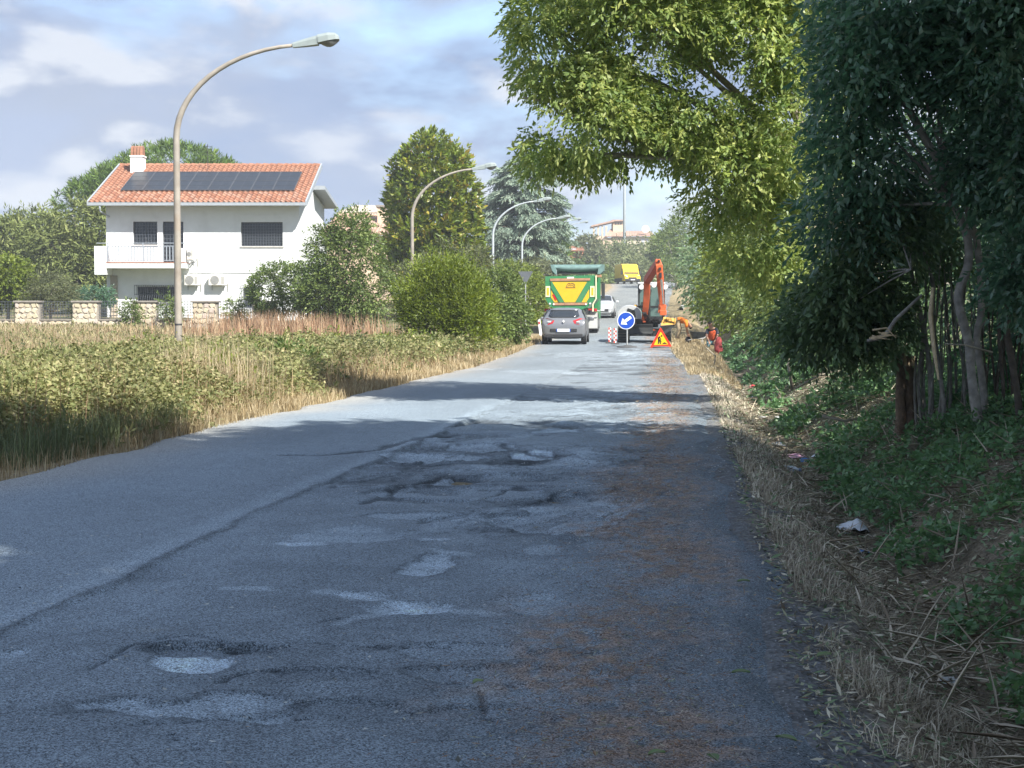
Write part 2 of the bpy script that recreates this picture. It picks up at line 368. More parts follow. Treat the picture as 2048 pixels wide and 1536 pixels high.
# ================================================================== road
def seg_dist(x, y, pts):
    d = np.full(x.shape, 1e9)
    for (ax, ay), (bx, by) in zip(pts[:-1], pts[1:]):
        ex, ey = bx-ax, by-ay; t = np.clip(((x-ax)*ex + (y-ay)*ey)/(ex*ex+ey*ey+1e-12), 0, 1)
        d = np.minimum(d, np.hypot(x-ax-t*ex, y-ay-t*ey))
    return d
def pix_line(pts): return [(G(a, b).x, G(a, b).y) for a, b in pts]
PATCH = [  # worn hollows and patches in the asphalt: picture centre, half sizes, tone, depth (m)
    (392, 1328, 96, 24, .16, -.010), (370, 1418, 235, 30, .055, -.012), (850, 1131, 62, 20, .095, -.012), (905, 1110, 60, 6, .05, 0),
    (720, 1195, 70, 10, .07, -.006), (800, 1218, 110, 13, .075, -.008), (1065, 1208, 75, 20, .035, -.006), (1070, 907, 48, 7, .17, -.02),
    (1130, 1030, 120, 42, .045, -.02), (920, 985, 180, 18, .02, -.018), (870, 1035, 120, 9, .04, -.01), (880, 912, 95, 9, .055, -.02),
    (905, 955, 40, 6, .08, -.015), (960, 890, 90, 6, .05, -.015), (1130, 930, 130, 14, .03, -.012), (660, 1075, 130, 20, .035, -.006),
    (600, 1092, 60, 5, .06, 0), (1040, 1372, 72, 14, .055, -.015), (1212, 1357, 48, 7, .06, -.01), (1090, 1100, 30, 16, .05, 0),
    (870, 1082, 45, 4, .07, 0), (500, 1185, 60, 4, .05, 0), (900, 1305, 240, 14, .018, -.01), (1000, 1350, 200, 20, .012, -.012),
    (1120, 862, 60, 5, .06, -.01), (1250, 858, 70, 4, .04, 0), (20, 1310, 30, 12, .06, -.008), (800, 1440, 330, 34, -.008, -.014),
    (1000, 955, 130, 10, -.02, -.03), (860, 1000, 90, 8, -.018, -.02), (420, 1300, 190, 16, -.02, -.035), (640, 1345, 110, 12, -.012, -.015),
    (1180, 715, 90, 4, .04, 0), (1290, 712, 60, 4, .05, 0), (1090, 745, 90, 3, .03, 0), (1250, 722, 90, 3, .03, 0), (950, 740, 40, 3, .04, 0)]
CRACK = [  # dark broken edges: picture points, half width (m)
    ([(720, 1006), (765, 990), (800, 966), (830, 961), (885, 946)], .07), ([(570, 915), (640, 915), (692, 909), (742, 905), (790, 890), (870, 871), (900, 866)], .10),
    ([(200, 1338), (240, 1302), (322, 1286), (402, 1279), (482, 1294), (565, 1301)], .035), ([(440, 1366), (502, 1346), (565, 1331)], .022),
    ([(870, 1362), (932, 1354)], .03), ([(945, 1370), (985, 1410), (1010, 1436), (1062, 1440)], .012), ([(955, 974), (1100, 976), (1235, 968)], .05),
    ([(1000, 888), (1060, 902), (1135, 912)], .09), ([(980, 1384), (1060, 1375), (1112, 1364)], .010), ([(250, 1452), (400, 1440), (560, 1443), (700, 1424)], .014),
    ([(1060, 1058), (1150, 1062), (1245, 1046)], .03), ([(850, 925), (930, 922), (980, 930)], .06), ([(1200, 1040), (1252, 1012), (1235, 1000)], .03),
    ([(930, 1000), (985, 985), (1010, 975)], .04), ([(330, 1470), (390, 1500), (470, 1505)], .006), ([(1100, 832), (1160, 830)], .1), ([(1090, 852), (1150, 856)], .1),
    ([(560, 1255), (650, 1245), (690, 1238)], .012), ([(620, 1290), (760, 1300), (900, 1296)], .016)]
SEAM = pix_line([(-300, 1408), (0, 1270), (110, 1222), (220, 1172), (330, 1120), (440, 1068), (520, 1022), (600, 985), (700, 945), (800, 902), (880, 866), (960, 830), (1060, 782), (1130, 745)])
seam_y = np.array([p[1] for p in SEAM]); seam_x = np.array([p[0] for p in SEAM])
def build_road():
    ys = [-40, -30, -22, -15, -10, -6, -3, -1, 1, 2, 2.7, 3.2]
    while ys[-1] < 36: ys.append(ys[-1] + max(.016, ys[-1]*.0038))
    while ys[-1] < 214: ys.append(ys[-1] + ys[-1]*.011)
    ys = np.array(ys); nx = 260
    s = np.linspace(0, 1, nx); s = s + .0
    Y, Sx = np.meshgrid(ys, s, indexing='ij')
    jl = (fbm(ys*.9, ys*0+3, 41, 4)-.5)*.5; jr = (fbm(ys*.8, ys*0+8, 47, 7)-.5)*.5
    L = (x_mid(ys)-half_w(ys)+jl)[:, None]; Rr = (x_mid(ys)+half_w(ys)+jr)[:, None]
    X = L + (Rr-L)*Sx
    near = 1-sstep(30, 45, Y)
    sx = np.interp(Y, seam_y, seam_x); ds = X-sx
    right = sstep(-.02, .04, ds + (fbm(X*5, Y*5, 60, 3)-.5)*.10)
    # albedo
    a = .235 + .05*(fbm(X*.7, Y*.25, 51, 4)-.5)*2
    broken = sstep(.445, .465, fbm(X*.9+5, Y*.7, 52, 7)) * right * sstep(.3, .7, Rr-X) * (.25+.75*sstep(8.2, 9.6, Y))
    plate = fbm(X*2.1, Y*1.7, 53, 7); lev = np.floor(plate*9)/9
    a = a*(1-right*.06) + right*broken*(lev-.49)*.42; ct = np.abs(plate*9-np.round(plate*9)); a = a*(1-.38*right*broken*(1-sstep(30, 45, Y))*(1-sstep(.03, .10, ct)))
    a = a + right*(fbm(X*3.2, Y*3.2, 55, 6)-.5)*.10
    a = a + (fbm(X*9, Y*9, 56, 5)-.5)*.045
    z = -.016*right*near + right*near*broken*(lev-.6)*.09 + (fbm(X*6, Y*6, 57, 3)-.5)*.006*near + (fbm(X*.8, Y*.5, 58, 3)-.5)*.04
    col_w = np.zeros_like(a)
    for cx, cy, rx, ry, da, dz in PATCH:
        c = G(cx, cy); k = (cy-HOR)/EYE; rxm = rx/k; y1, y0 = G(cx, cy-ry).y, G(cx, cy+ry).y; rym = (y1-y0)/2; ym = (y1+y0)/2
        d = np.sqrt(((X-c.x)/rxm)**2 + ((Y-ym)/rym)**2) + (fbm(X*3.5+cx, Y*3.5, 61, 7)-.5)*(.9 if da > .12 else 1.7)
        mk = 1-sstep(.90, 1.0, d)
        a = a + (1.7 if da > .1 else 2.0)*da*mk*(.35+1.3*fbm(X*8, Y*8, 62, 5)); z = z + dz*mk*near
        rim = np.exp(-((d-1.0)/.10)**2)*near
        if dz < -.008: a = a*(1-.30*rim)
    for pts, hw in CRACK:
        P = pix_line(pts); d = seg_dist(X + (fbm(X*4, Y*4, 63, 3)-.5)*.14, Y + (fbm(X*4, Y*4, 64, 3)-.5)*.2, P)
        hw = hw*(.15+1.3*fbm(X*2.3, Y*2.3, 68, 2))*(.6 if P[0][1] < 10 else 1); mk = 1-sstep(.4, 1.0, d/np.maximum(hw, .003))
        a = a*(1-.62*mk); z = z - .014*mk*near
    for pts, hw in (([(640, 1186), (720, 1194), (790, 1208), (850, 1224), (930, 1230), (985, 1226)], .055), ([(680, 1250), (740, 1238), (800, 1226), (850, 1222)], .05), ([(860, 1105), (925, 1108)], .05)):   # pale worn streaks
        P = pix_line(pts); d = seg_dist(X + (fbm(X*3, Y*3, 75, 5)-.5)*.22, Y + (fbm(X*3, Y*3, 76, 5)-.5)*.35, P); mk = 1-sstep(.5, 1.0, d/(hw*(.3+1.4*fbm(X*3, Y*3, 77, 3)))); a = a + .11*mk
    # the long joint between the two lanes: pale worn lip, dark line
    dj = np.abs(ds + (fbm(Y*2.5, Y*0, 65, 3)-.5)*.10)
    lip = np.exp(-((ds+.10)/.09)**2)*(1-sstep(17, 27, Y)); a = a + .055*lip*(.5+fbm(X*4, Y*4, 59, 3))
    a = a*(1-.55*np.exp(-(dj/.018)**2)*(1-sstep(16, 26, Y))*(.4+.8*fbm(X*3, Y*3, 69, 2)))
    col = np.stack([a*.84, a*1.02, a*1.17], -1)
    # dust along the left edge, needles and soil along the right edge
    el = X-L; er = Rr-X
    dust = np.exp(-(el/(.42+.5*fbm(Y*.5, Y*0, 66, 3)))**2)
    col = col*(1-dust[..., None]*.75) + dust[..., None]*.75*np.array([.34, .325, .29])
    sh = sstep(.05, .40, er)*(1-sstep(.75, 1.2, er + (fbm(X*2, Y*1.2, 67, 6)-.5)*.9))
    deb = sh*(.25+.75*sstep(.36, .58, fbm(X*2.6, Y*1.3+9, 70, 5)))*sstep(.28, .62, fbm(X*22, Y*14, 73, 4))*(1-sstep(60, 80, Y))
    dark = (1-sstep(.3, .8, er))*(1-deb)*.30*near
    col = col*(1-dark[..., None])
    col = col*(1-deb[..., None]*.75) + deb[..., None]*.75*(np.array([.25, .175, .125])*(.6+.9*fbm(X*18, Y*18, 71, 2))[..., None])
    rub = sh*near*(fbm(X*11, Y*11, 72, 3)-.5)*.03; z = z + rub
    # sunlit stretch: sunlit tone put into the asphalt colour; far end browner, old tar marks
    sunlit_tone = sstep(18, 34, Y)*(.6+.5*fbm(X*.6, Y*.15, 74, 4)); col = col*(1+sunlit_tone[..., None]*np.array([-.15, -.21, -.27])); far = sstep(55, 90, Y); col = col*(1+far[..., None]*np.array([.10, .02, -.08]))
    for y0, wd in ((107, .5), (110.2, .25)):
        b = np.exp(-((Y-y0-X*.05)/wd)**2); col = col*(1-.5*b[..., None])
    edge = np.minimum(el, er); z = z - .03*(1-sstep(0, .16, edge))
    Z = z_road(Y) + .022 + .02*np.minimum(edge, 1.5)*0 + z
    col = np.clip(col, .03, .6)
    n0, n1 = Y.shape; idx = np.arange(n0*n1).reshape(n0, n1)
    f = np.stack([idx[:-1, :-1], idx[:-1, 1:], idx[1:, 1:], idx[1:, :-1]], -1).reshape(-1, 4)
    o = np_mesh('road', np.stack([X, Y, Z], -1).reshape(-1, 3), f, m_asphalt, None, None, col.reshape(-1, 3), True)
    tag(o, kind='structure')
build_road()

# ================================================================== ground to the horizon
def axis(pts):
    r = [pts[0][0]]
    for (a, _), (b, st) in zip(pts[:-1], pts[1:]):
        k = max(1, int(round((b-a)/st))); r += [a+(b-a)*(i+1)/k for i in range(k)]
    return np.array(r)
gx = axis([(-2500, 0), (-300, 250), (-60, 20), (-30, 2), (-9, .5), (-5, .12), (.2, .5), (3.2, .075), (6, .2), (20, 1), (60, 10), (300, 40), (2500, 300)])
gy = axis([(-300, 0), (-40, 40), (-6, 4), (2.5, 1), (16, .09), (34, .2), (64, .45), (110, 1.5), (230, 4), (400, 15), (800, 80), (4000, 400)])
GX, GY = np.meshgrid(gx, gy)
GZ = terrain(GX, GY)
gL = x_mid(GY)-half_w(GY); gR = x_mid(GY)+half_w(GY)
base = np.array([.20, .165, .105])*(.7+.6*fbm(GX*.9, GY*.9, 80, 4))[..., None]
straw = np.array([.34, .27, .15]); green = np.array([.075, .095, .035]); litter = np.array([.20, .168, .12]); soil = np.array([.12, .095, .07])
def blend(c, t, k): return c*(1-k[..., None]) + np.asarray(t)*k[..., None]
gc = base
dL = gL-GX; dR = GX-gR
gc = blend(gc, green, sstep(.5, 1.5, dL)*sstep(.35, .6, fbm(GX*.5, GY*.5, 81, 4))*.8)
gc = blend(gc, np.array([.40, .31, .18]), np.exp(-((dL-.25)/.45)**2)*(dL > -.3)*.8)
q = GX-x_ditch(GY)
gc = blend(gc, litter*(.6+.9*fbm(GX*5, GY*5, 82, 3))[..., None], sstep(0, .2, dR)*.9)
gc = blend(gc, np.where((GY > 30)[..., None], straw, np.array([.27, .23, .17]))*(.6+.7*fbm(GX*7, GY*7, 83, 3))[..., None], sstep(-.1, .05, dR)*(1-sstep(-.55, -.15, q))*.75)
gc = blend(gc, np.array([.155, .165, .175])*(.5+1.0*fbm(GX*12, GY*12, 85, 4))[..., None], (dR > -.2)*(1-sstep(.05, .5, dR + (fbm(GX*2.5, GY*2, 86, 5)-.5)*.7))*(GY < 45)*.9)
gc = blend(gc, green*.8, sstep(.1, .9, q)*sstep(.4, .6, fbm(GX*1.5, GY*1.5, 84, 4))*.8)
gc = blend(gc, np.array([.11, .12, .06]), sstep(200, 300, GY)*.7)
GI = np.arange(GX.size).reshape(GX.shape)
gf = np.stack([GI[:-1, :-1], GI[:-1, 1:], GI[1:, 1:], GI[1:, :-1]], -1).reshape(-1, 4)
tag(np_mesh('ground', np.stack([GX, GY, GZ], -1).reshape(-1, 3), gf, m_ground, None, None, np.clip(gc, .01, .6).reshape(-1, 3), True), kind='structure')
# side road mouth with a kerb on the far right, where the road bends
def ribbon(name, pts, wdt, h, mat, dz=.0):
    mb = MB(); rows = []
    for i, p in enumerate(pts):
        a = Vector(pts[max(i-1, 0)]); b = Vector(pts[min(i+1, len(pts)-1)]); t = (b-a).normalized(); s = Vector((t.y, -t.x))*wdt/2
        z = float(z_road(p[1]))+dz
        rows.append([(p[0]-s.x, p[1]-s.y, z-.1), (p[0]-s.x, p[1]-s.y, z+h), (p[0]+s.x, p[1]+s.y, z+h), (p[0]+s.x, p[1]+s.y, z-.1)])
    return mb.grid(rows).build(name, mat)
m_kerb = M('kerb stone', (.42, .41, .38), .85, .15, 5, bump=.3)
tag(ribbon('kerb', [(-.4+.02*k, 104+k*1.2) for k in range(6)], .25, .14, m_kerb, .03), kind='structure')
# ================================================================== house on the left
m_roof = M('terracotta tile', (.30, .14, .085), .8, .28, 5, bump=.3, bscale=50, dirt=(.30, .18, .12))
m_grey = M('grey painted metal', (.33, .36, .39), .5, .08, 6)
m_panel = M('solar cells', (.022, .026, .032), .3, .2, 3, spec=.45)
m_alu = M('aluminium frame', (.13, .135, .145), .4, .08, 6, metal=.5)
m_shutter = M('dark shutter', (.085, .09, .10), .6, .15, 9)
m_stone = M('cream stone', (.50, .42, .32), .85, .22, 4, bump=.5, bscale=25)
m_mortar = M('grey mortar', (.36, .32, .265), .95, .15, 12, bump=.4)
m_cap = M('stone coping', (.26, .235, .205), .9, .2, 6, bump=.3)
m_iron = M('painted iron', (.075, .085, .10), .55, .15, 10)
m_palerail = M('grey railing paint', (.30, .33, .37), .55, .12, 10)
m_redtile = M('red balcony tile', (.32, .15, .10), .7, .2, 8)
m_ac = M('air conditioner casing', (.62, .60, .54), .5, .05, 4)
m_acgrille = M('air conditioner grille', (.27, .27, .26), .6, .1, 10)
m_cloth = M('curtain cloth', (.45, .47, .50), .9, .12, 5)

HD = 80.0
hp = W(215, 634, HD); HZ = 0.8
house = thing('house', 'white two-storey house with orange tiled roof and solar panels behind the stone wall', 'house', (hp.x, hp.y, HZ), YAW)
K = HD/3000.0
def hu(px): return (px-215)*K
def hz(py): return (634-py)*K + .5
def roof_z(y): return 6.51 + .400*(y+.9)
WX, DY = 10.27, 10.7
def wall_with_holes(mb, x0, x1, z0, z1, holes, y0, th=.28):
    """Wall slab facing -y, cut around rectangular holes (hx0, hx1, hz0, hz1), with reveals."""
    xs = sorted({x0, x1, *[h[0] for h in holes], *[h[1] for h in holes]}); zs = sorted({z0, z1, *[h[2] for h in holes], *[h[3] for h in holes]})
    inside = lambda cx, cz: any(h[0] < cx < h[1] and h[2] < cz < h[3] for h in holes)
    for a, b in zip(xs[:-1], xs[1:]):
        for c, d in zip(zs[:-1], zs[1:]):
            if not inside((a+b)/2, (c+d)/2): mb.add([(a, y0, c), (b, y0, c), (b, y0, d), (a, y0, d)], [(0, 1, 2, 3)])
    for a, b, c, d in holes:
        mb.add([(a, y0, c), (a, y0+th, c), (a, y0+th, d), (a, y0, d)], [(0, 1, 2, 3)])
        mb.add([(b, y0, c), (b, y0, d), (b, y0+th, d), (b, y0+th, c)], [(0, 1, 2, 3)])
        mb.add([(a, y0, d), (a, y0+th, d), (b, y0+th, d), (b, y0, d)], [(0, 1, 2, 3)])
        mb.add([(a, y0, c), (b, y0, c), (b, y0+th, c), (a, y0+th, c)], [(0, 1, 2, 3)])
win1 = (hu(269), hu(317), hz(490), hz(444)); door = (hu(328), hu(369), hz(528), hz(444)); win3 = (hu(484), hu(567), hz(493), hz(445))
low1 = (hu(276), hu(352), hz(605), hz(573)); low2 = (hu(488), hu(520), hz(616), hz(573))
mb = MB(); wall_with_holes(mb, 0, WX, 0, roof_z(0)-.16, [win1, door, win3, low1, low2], 0)
mb.build('front_wall', m_white, house)
mb = MB(); g = [(.001, 0), (DY, 0), (DY, 7.15), (5.6, 7.62), (5.6, roof_z(5.4)-.18), (5.4, roof_z(5.4)-.18), (.001, roof_z(0)-.16)]
mb.prism(g, WX-.25, WX, 'x'); mb.build('gable_wall', m_white, house); MB().prism(g, 0, .25, 'x').build('gable_wall', m_white, house)
MB().box((.25, DY-.25, 0), (WX-.25, DY, 7.1)).build('rear_wall', m_white, house)
MB().box((.25, 5.42, 7.3), (WX-.25, 5.58, roof_z(5.4)-.2)).build('clerestory_wall', m_white, house)
MB().box((hu(380), -.04, hz(546)), (WX+.03, 0, hz(539))).build('string_course', m_white, house)
# roof: slab, verges, gutter, tiles
roof = MB(); x0, x1, ye, yr = -.66, 10.72, -.92, 5.62
for a, b in ((x0, x1),):
    roof.add([(a, ye, roof_z(ye)-.14), (b, ye, roof_z(ye)-.14), (b, yr, roof_z(yr)-.14), (a, yr, roof_z(yr)-.14), (a, ye, roof_z(ye)-.02), (b, ye, roof_z(ye)-.02), (b, yr, roof_z(yr)-.02), (a, yr, roof_z(yr)-.02)],
             [(0, 3, 2, 1), (4, 5, 6, 7), (0, 1, 5, 4), (1, 2, 6, 5), (2, 3, 7, 6), (3, 0, 4, 7)])
roof_o = roof.build('roof', m_grey, house)
for a in (x0-.08, x1):
    v = MB(); v.prism([(ye, roof_z(ye)-.2), (yr, roof_z(yr)-.2), (yr, roof_z(yr)+.10), (ye, roof_z(ye)+.10)], a, a+.08, 'x'); v.build('verge_board', m_grey, roof_o)
gt = MB(); gt.prism([(ye-.13, roof_z(ye)-.16), (ye-.01, roof_z(ye)-.16), (ye-.01, roof_z(ye)+.0), (ye-.14, roof_z(ye)+.0)], x0-.05, x1+.05, 'x')
gt.build('gutter', m_grey, roof_o)
dp = MB(); dp.tube([(-.05, ye-.07, roof_z(ye)-.15), (-.05, ye-.05, roof_z(ye)-.45), (.12, -.12, roof_z(ye)-.62), (.2, -.07, roof_z(ye)-.7)], .045, 8); dp.build('downpipe', m_palerail, house, smooth=True)
rr = MB()
rr.add([(x0+.1, 5.5, 7.72), (x1+.24, 5.5, 7.72), (x1+.24, 11.7, 7.08), (x0+.1, 11.7, 7.08), (x0+.1, 5.5, 7.94), (x1+.24, 5.5, 7.94), (x1+.24, 11.7, 7.30), (x0+.1, 11.7, 7.30)],
       [(0, 3, 2, 1), (4, 5, 6, 7), (0, 1, 5, 4), (1, 2, 6, 5), (2, 3, 7, 6), (3, 0, 4, 7)])
rr.build('rear_roof', m_grey, house)
# tiles: pan and roll in one piece; sharing a few meshes
NC, NR = 42, 20
tw = (x1-x0)/NC; tl = math.hypot(yr-ye, roof_z(yr)-roof_z(ye))/NR; ang = math.atan(.400)
def tile_mb():
    t = MB(); rows = []
    for yy, dz in ((-.03, .035), (tl*1.02, .0)):
        rows.append([(tw*u, yy, dz + .052*max(0, math.sin(math.pi*min(1, u/.55))) if u < .55 else dz - .012*math.sin(math.pi*(u-.55)/.45)) for u in (0, .12, .27, .43, .55, .78, 1.0)])
    t.grid([[(x, y, z) for x, y, z in r] for r in rows]); n = len(rows[0])
    t.add([(p[0], p[1], p[2]-.03) for p in rows[0]] + rows[0], [(i, i+1, n+i+1, n+i) for i in range(n-1)])
    return t
tile_cols = [(.30, .135, .08), (.35, .175, .11), (.25, .11, .065), (.32, .18, .125)]
tile_mats = [M('terracotta tile tone', c, .8, .22, 5, bump=.3, bscale=50, dirt=(.36, .20, .12)) for c in tile_cols]
tile_meshes = []
for mt in tile_mats:
    o = tile_mb().build('tile', mt, roof_o); tile_meshes.append(o.data); bpy.data.objects.remove(o)
rest = MB(); tm = tile_mb()
rot = Matrix.Rotation(ang, 3, 'X')
for r in range(NR):
    for c in range(NC):
        y = ye + r*tl*math.cos(ang); z = roof_z(ye) + r*tl*math.sin(ang) + .012
        x = x0 + c*tw; jx = random.uniform(-.006, .006); jz = random.uniform(0, .008)
        if r < 6 or (r < 8 and c % 2 and len(roof_o.children) < 298):
            o = bpy.data.objects.new('tile', random.choice(tile_meshes)); C.objects.link(o); o.parent = roof_o
            o.location = (x+jx, y, z+jz); o.rotation_euler = (ang + random.uniform(-.01, .01), 0, 0)
        else:
            rest.add([rot @ Vector(v) + Vector((x+jx, y, z+jz)) for v in tm.v], tm.f)
tag(rest.build('roof_tiles', m_roof, roof_o), kind='stuff')
rd = MB()
for c in range(28):
    xa = x0 + (x1-x0)*c/28; xb = x0 + (x1-x0)*(c+1.08)/28
    rd.tube([(xa, yr-.06, roof_z(yr)-.01), (xb, yr-.06, roof_z(yr)-.03)], [.12, .10], 8)
rd.build('ridge_tiles', m_roof, roof_o)
# solar panels, 2 rows of 8
pw, pl = 1.15, 1.70
for row in range(2):
    for c in range(8):
        e = bpy.data.objects.new('solar_panel', None); C.objects.link(e); e.parent = house
        yb = .72 + row*(pl+.035)*math.cos(ang)
        e.location = (.60+c*(pw+.014), yb, roof_z(yb)+.14); e.rotation_euler = (ang, 0, 0)
        fr = MB(); fr.box((0, 0, -.035), (pw, .03, .012)).box((0, pl-.03, -.035), (pw, pl, .012)).box((0, .03, -.035), (.03, pl-.03, .012)).box((pw-.03, .03, -.035), (pw, pl-.03, .012)).box((.03, pl/2-.012, -.03), (pw-.03, pl/2+.012, .008))
        fr.box((pw/2-.006, .03, -.03), (pw/2+.006, pl/2-.012, .004)).box((pw/2-.006, pl/2+.012, -.03), (pw/2+.006, pl-.03, .004))
        fr.build('panel_frame', m_alu, e)
        MB().box((.03, .03, -.03), (pw-.03, pl-.03, 0)).build('cell_sheet', m_panel, e)
# chimney
ch = MB(); ch.box((.30, 4.05, 8.0), (1.0, 4.75, 9.42)); ch.box((.26, 4.01, 9.42), (1.04, 4.79, 9.5)); cho = ch.build('chimney', m_white, house)
cc = MB()
for i in range(4): cc.prism([(4.08, 9.5), (4.72, 9.5), (4.62, 9.98), (4.40, 10.06), (4.18, 9.98)], .32+i*.17, .46+i*.17, 'x')
cc.build('chimney_cap', m_roof, cho)
# windows
def grille(mb, a, b, c, d, y, nx, nz, t=.022):
    for i in range(nx+1):
        x = a+(b-a)*i/nx; mb.box((x-t/2, y-t/2, c), (x+t/2, y+t/2, d))
    for j in range(nz+1):
        z = c+(d-c)*j/nz; mb.box((a, y-t/2-.005, z-t/2), (b, y+t/2+.005, z+t/2))
def window(rect, nx, nz, name='window', sill=True, glassy=False, split=1):
    a, b, c, d = rect
    wd = bpy.data.objects.new(name, None); C.objects.link(wd); wd.parent = house
    f = MB(); f.box((a, .16, c), (a+.07, .22, d)).box((b-.07, .16, c), (b, .22, d)).box((a+.07, .16, d-.07), (b-.07, .22, d)).box((a+.07, .16, c), (b-.07, .22, c+.07))
    for k in range(1, split): x = a+(b-a)*k/split; f.box((x-.04, .155, c+.07), (x+.04, .215, d-.07))
    f.build('frame', m_shutter, wd)
    MB().box((a+.07, .19, c+.07), (b-.07, .20, d-.07)).build('pane', m_glass, wd)
    if not glassy:
        s = MB(); n = int((d-c)/.09)
        for k in range(n): s.obox(((a+b)/2, .235, c+(k+.5)*(d-c)/n), (b-a-.12, .012, .088), (.5, 0, 0))
        s.build('shutter', m_shutter, wd)
    else:
        cur = MB(); n = 24
        cur.grid([[(a+.1+(b-a-.2)*i/n, .30+.03*math.sin(i*1.7), z) for i in range(n+1)] for z in (c+.08, d-.1)]); cur.build('curtain', m_cloth, wd)
    gr = MB(); grille(gr, a+.03, b-.03, c+.03, d-.03, .08, nx, nz); gr.build('grille', m_iron, wd)
    if sill: MB().box((a-.06, -.06, c-.06), (b+.06, .12, c-.001)).build('sill', M('window sill', (.55, .53, .5), .8), wd)
    return wd
window(win1, 8, 7, glassy=True, split=2); window(door, 6, 10, 'balcony_door', False, True, 1); window(win3, 15, 8)
for r in (win1, door, win3):
    bx = MB(); bx.box((r[0]-.05, -.012, r[3]+.06), (r[1]+.05, 0, r[3]+.40)); bx.build('shutter_box', m_white, house, bevel=.004)
window(low1, 4, 2, sill=True); window(low2, 3, 4, sill=False)
for r in (low1, low2):       # bulging iron cages
    cg = MB(); a, b, c, d = r; a -= .12; b += .12; c -= .05; d += .06; n = int((b-a)/.115)
    for i in range(n+1):
        x = a+(b-a)*i/n; cg.tube([(x, -.02, d), (x, -.14, d-.02), (x, -.15, (c+d)/2), (x, -.30, c+.25), (x, -.26, c), (x, -.02, c)], .012, 5)
    for z, y in ((d, -.14), ((c+d)/2, -.155), (c, -.26)): cg.tube([(a, y, z), (b, y, z)], .014, 5)
    cg.build('iron_cage', m_iron, house)
# balcony
bal = bpy.data.objects.new('balcony', None); C.objects.link(bal); bal.parent = house
bx0, bx1, by = hu(204), hu(381), -1.25
MB().box((bx0+.6, by, hz(538)), (bx1, 0, hz(528))).build('slab', m_white, bal)
MB().box((bx0+.6, by-.02, hz(528)), (bx1, .02, hz(528)+.05)).build('floor_tiles', m_redtile, bal)
MB().box((bx0, by-.03, hz(551)), (bx0+.62, 0, hz(495))).build('parapet', m_white, bal, bevel=.015)
MB().box((hu(366), by+.55, hz(529)), (bx1-.02, 0, hz(498))).build('parapet', m_white, bal, bevel=.015)
rl = MB(); ra, rb, rz0, rz1 = bx0+.66, hu(368), hz(524), hz(494)
rl.box((ra, by+.03, rz1-.04), (rb, by+.07, rz1)).box((ra, by+.03, rz0), (rb, by+.07, rz0+.035)); rl.tube([(bx0+.1, by+.05, rz1+.13), (bx1+.05, by+.05, rz1+.13)], .02, 6)
for x in (ra, (ra+rb)/2, rb-.04): rl.box((x, by+.028, rz0-.1), (x+.045, by+.072, rz1+.12))
rl.build('rail', m_palerail, bal)
bm_ = MB().box((-.022, by+.035, rz0), (.022, by+.065, rz1)); b0 = bm_.build('baluster', m_palerail, bal); nb = 22
for i in range(nb):
    o = b0 if i == 0 else b0.copy()
    if i: C.objects.link(o); o.parent = bal
    o.location = (ra+.1+(rb-ra-.2)*i/(nb-1), 0, 0)
# stone corner pillar under the balcony
cp = MB(); cp.box((hu(223), -.08, 0), (hu(237), .3, hz(551)-.003)); cpo = cp.build('corner_pillar', m_mortar, house)
for i in range(9):
    z = .1+i*.235; sx_ = .06*(i % 2)
    o = MB().obox((hu(230)+sx_-.03, -.09, z+.1), (hu(237)-hu(223)-.06, .06, .205)).build('stone', m_stone, cpo, bevel=.015)
an = MB(); an.tube([(hu(385), 4.5, roof_z(4.5)), (hu(385), 4.5, roof_z(4.5)+1.5)], .018, 6)
for k in range(4): an.tube([(hu(385)-.3+.02*k, 4.5, roof_z(4.5)+.9+k*.16), (hu(385)+.3-.02*k, 4.5, roof_z(4.5)+.9+k*.16)], .01, 5)
an.build('aerial', m_darkmetal, house)
# air conditioners
def ac(x0, x1, z0, z1, label, y=-.10):
    t = thing('air_conditioner', label, 'air conditioner', Matrix.Rotation(YAW, 3, 'Z') @ Vector((x0, 0, 0)) + Vector((hp.x, hp.y, HZ+z0)), YAW, 'air conditioners on the house wall')
    w_, h_ = x1-x0, z1-z0
    MB().box((0, y-.30, 0), (w_, y, h_)).build('casing', m_ac, t, bevel=.02)
    g_ = MB(); c = (w_*.38, y-.302, h_*.5); r = min(h_*.42, w_*.34)
    for k in range(1, 5):
        rr_ = r*k/4; pts = [(c[0]+rr_*math.cos(a), c[1]-.004, c[2]+rr_*math.sin(a)) for a in np.linspace(0, 2*math.pi, 25)]; g_.tube(pts, .008, 4, False)
    for k in range(8): a = k*math.pi/4; g_.tube([(c[0], c[1]-.004, c[2]), (c[0]+r*math.cos(a), c[1]-.004, c[2]+r*math.sin(a))], .006, 4)
    g_.build('fan_grille', m_acgrille, t)
    MB().lathe([(r*.96, 0), (r*.96, .006)], (c[0], c[1]-.004, c[2]), 'y', 24).build('fan_opening', m_acgrille, t)
    lv = MB()
    for k in range(9): lv.box((w_*.76, y-.306, h_*(.15+.08*k)), (w_*.95, y-.299, h_*(.15+.08*k)+h_*.035))
    lv.build('louvre', m_acgrille, t)
    b_ = MB()
    for x in (.1, w_-.14): b_.box((x, y-.28, -.045), (x+.04, 0, -.003)).box((x, -.04, -.25), (x+.04, 0, -.045))
    b_.build('bracket', m_galv, t)
    MB().tube([(w_, y-.1, h_*.3), (w_+.1, -.07, h_*.25), (w_+.1, -.04, -.3)], .02, 6).build('pipe', m_ac, t)
ac(hu(381.5), hu(394), hz(521), hz(499), 'air conditioner mounted highest, beside the balcony of the white house', -.5)
ac(hu(373), hu(400), hz(571), hz(551), 'lower air conditioner nearer the tall lamp post on the house wall')
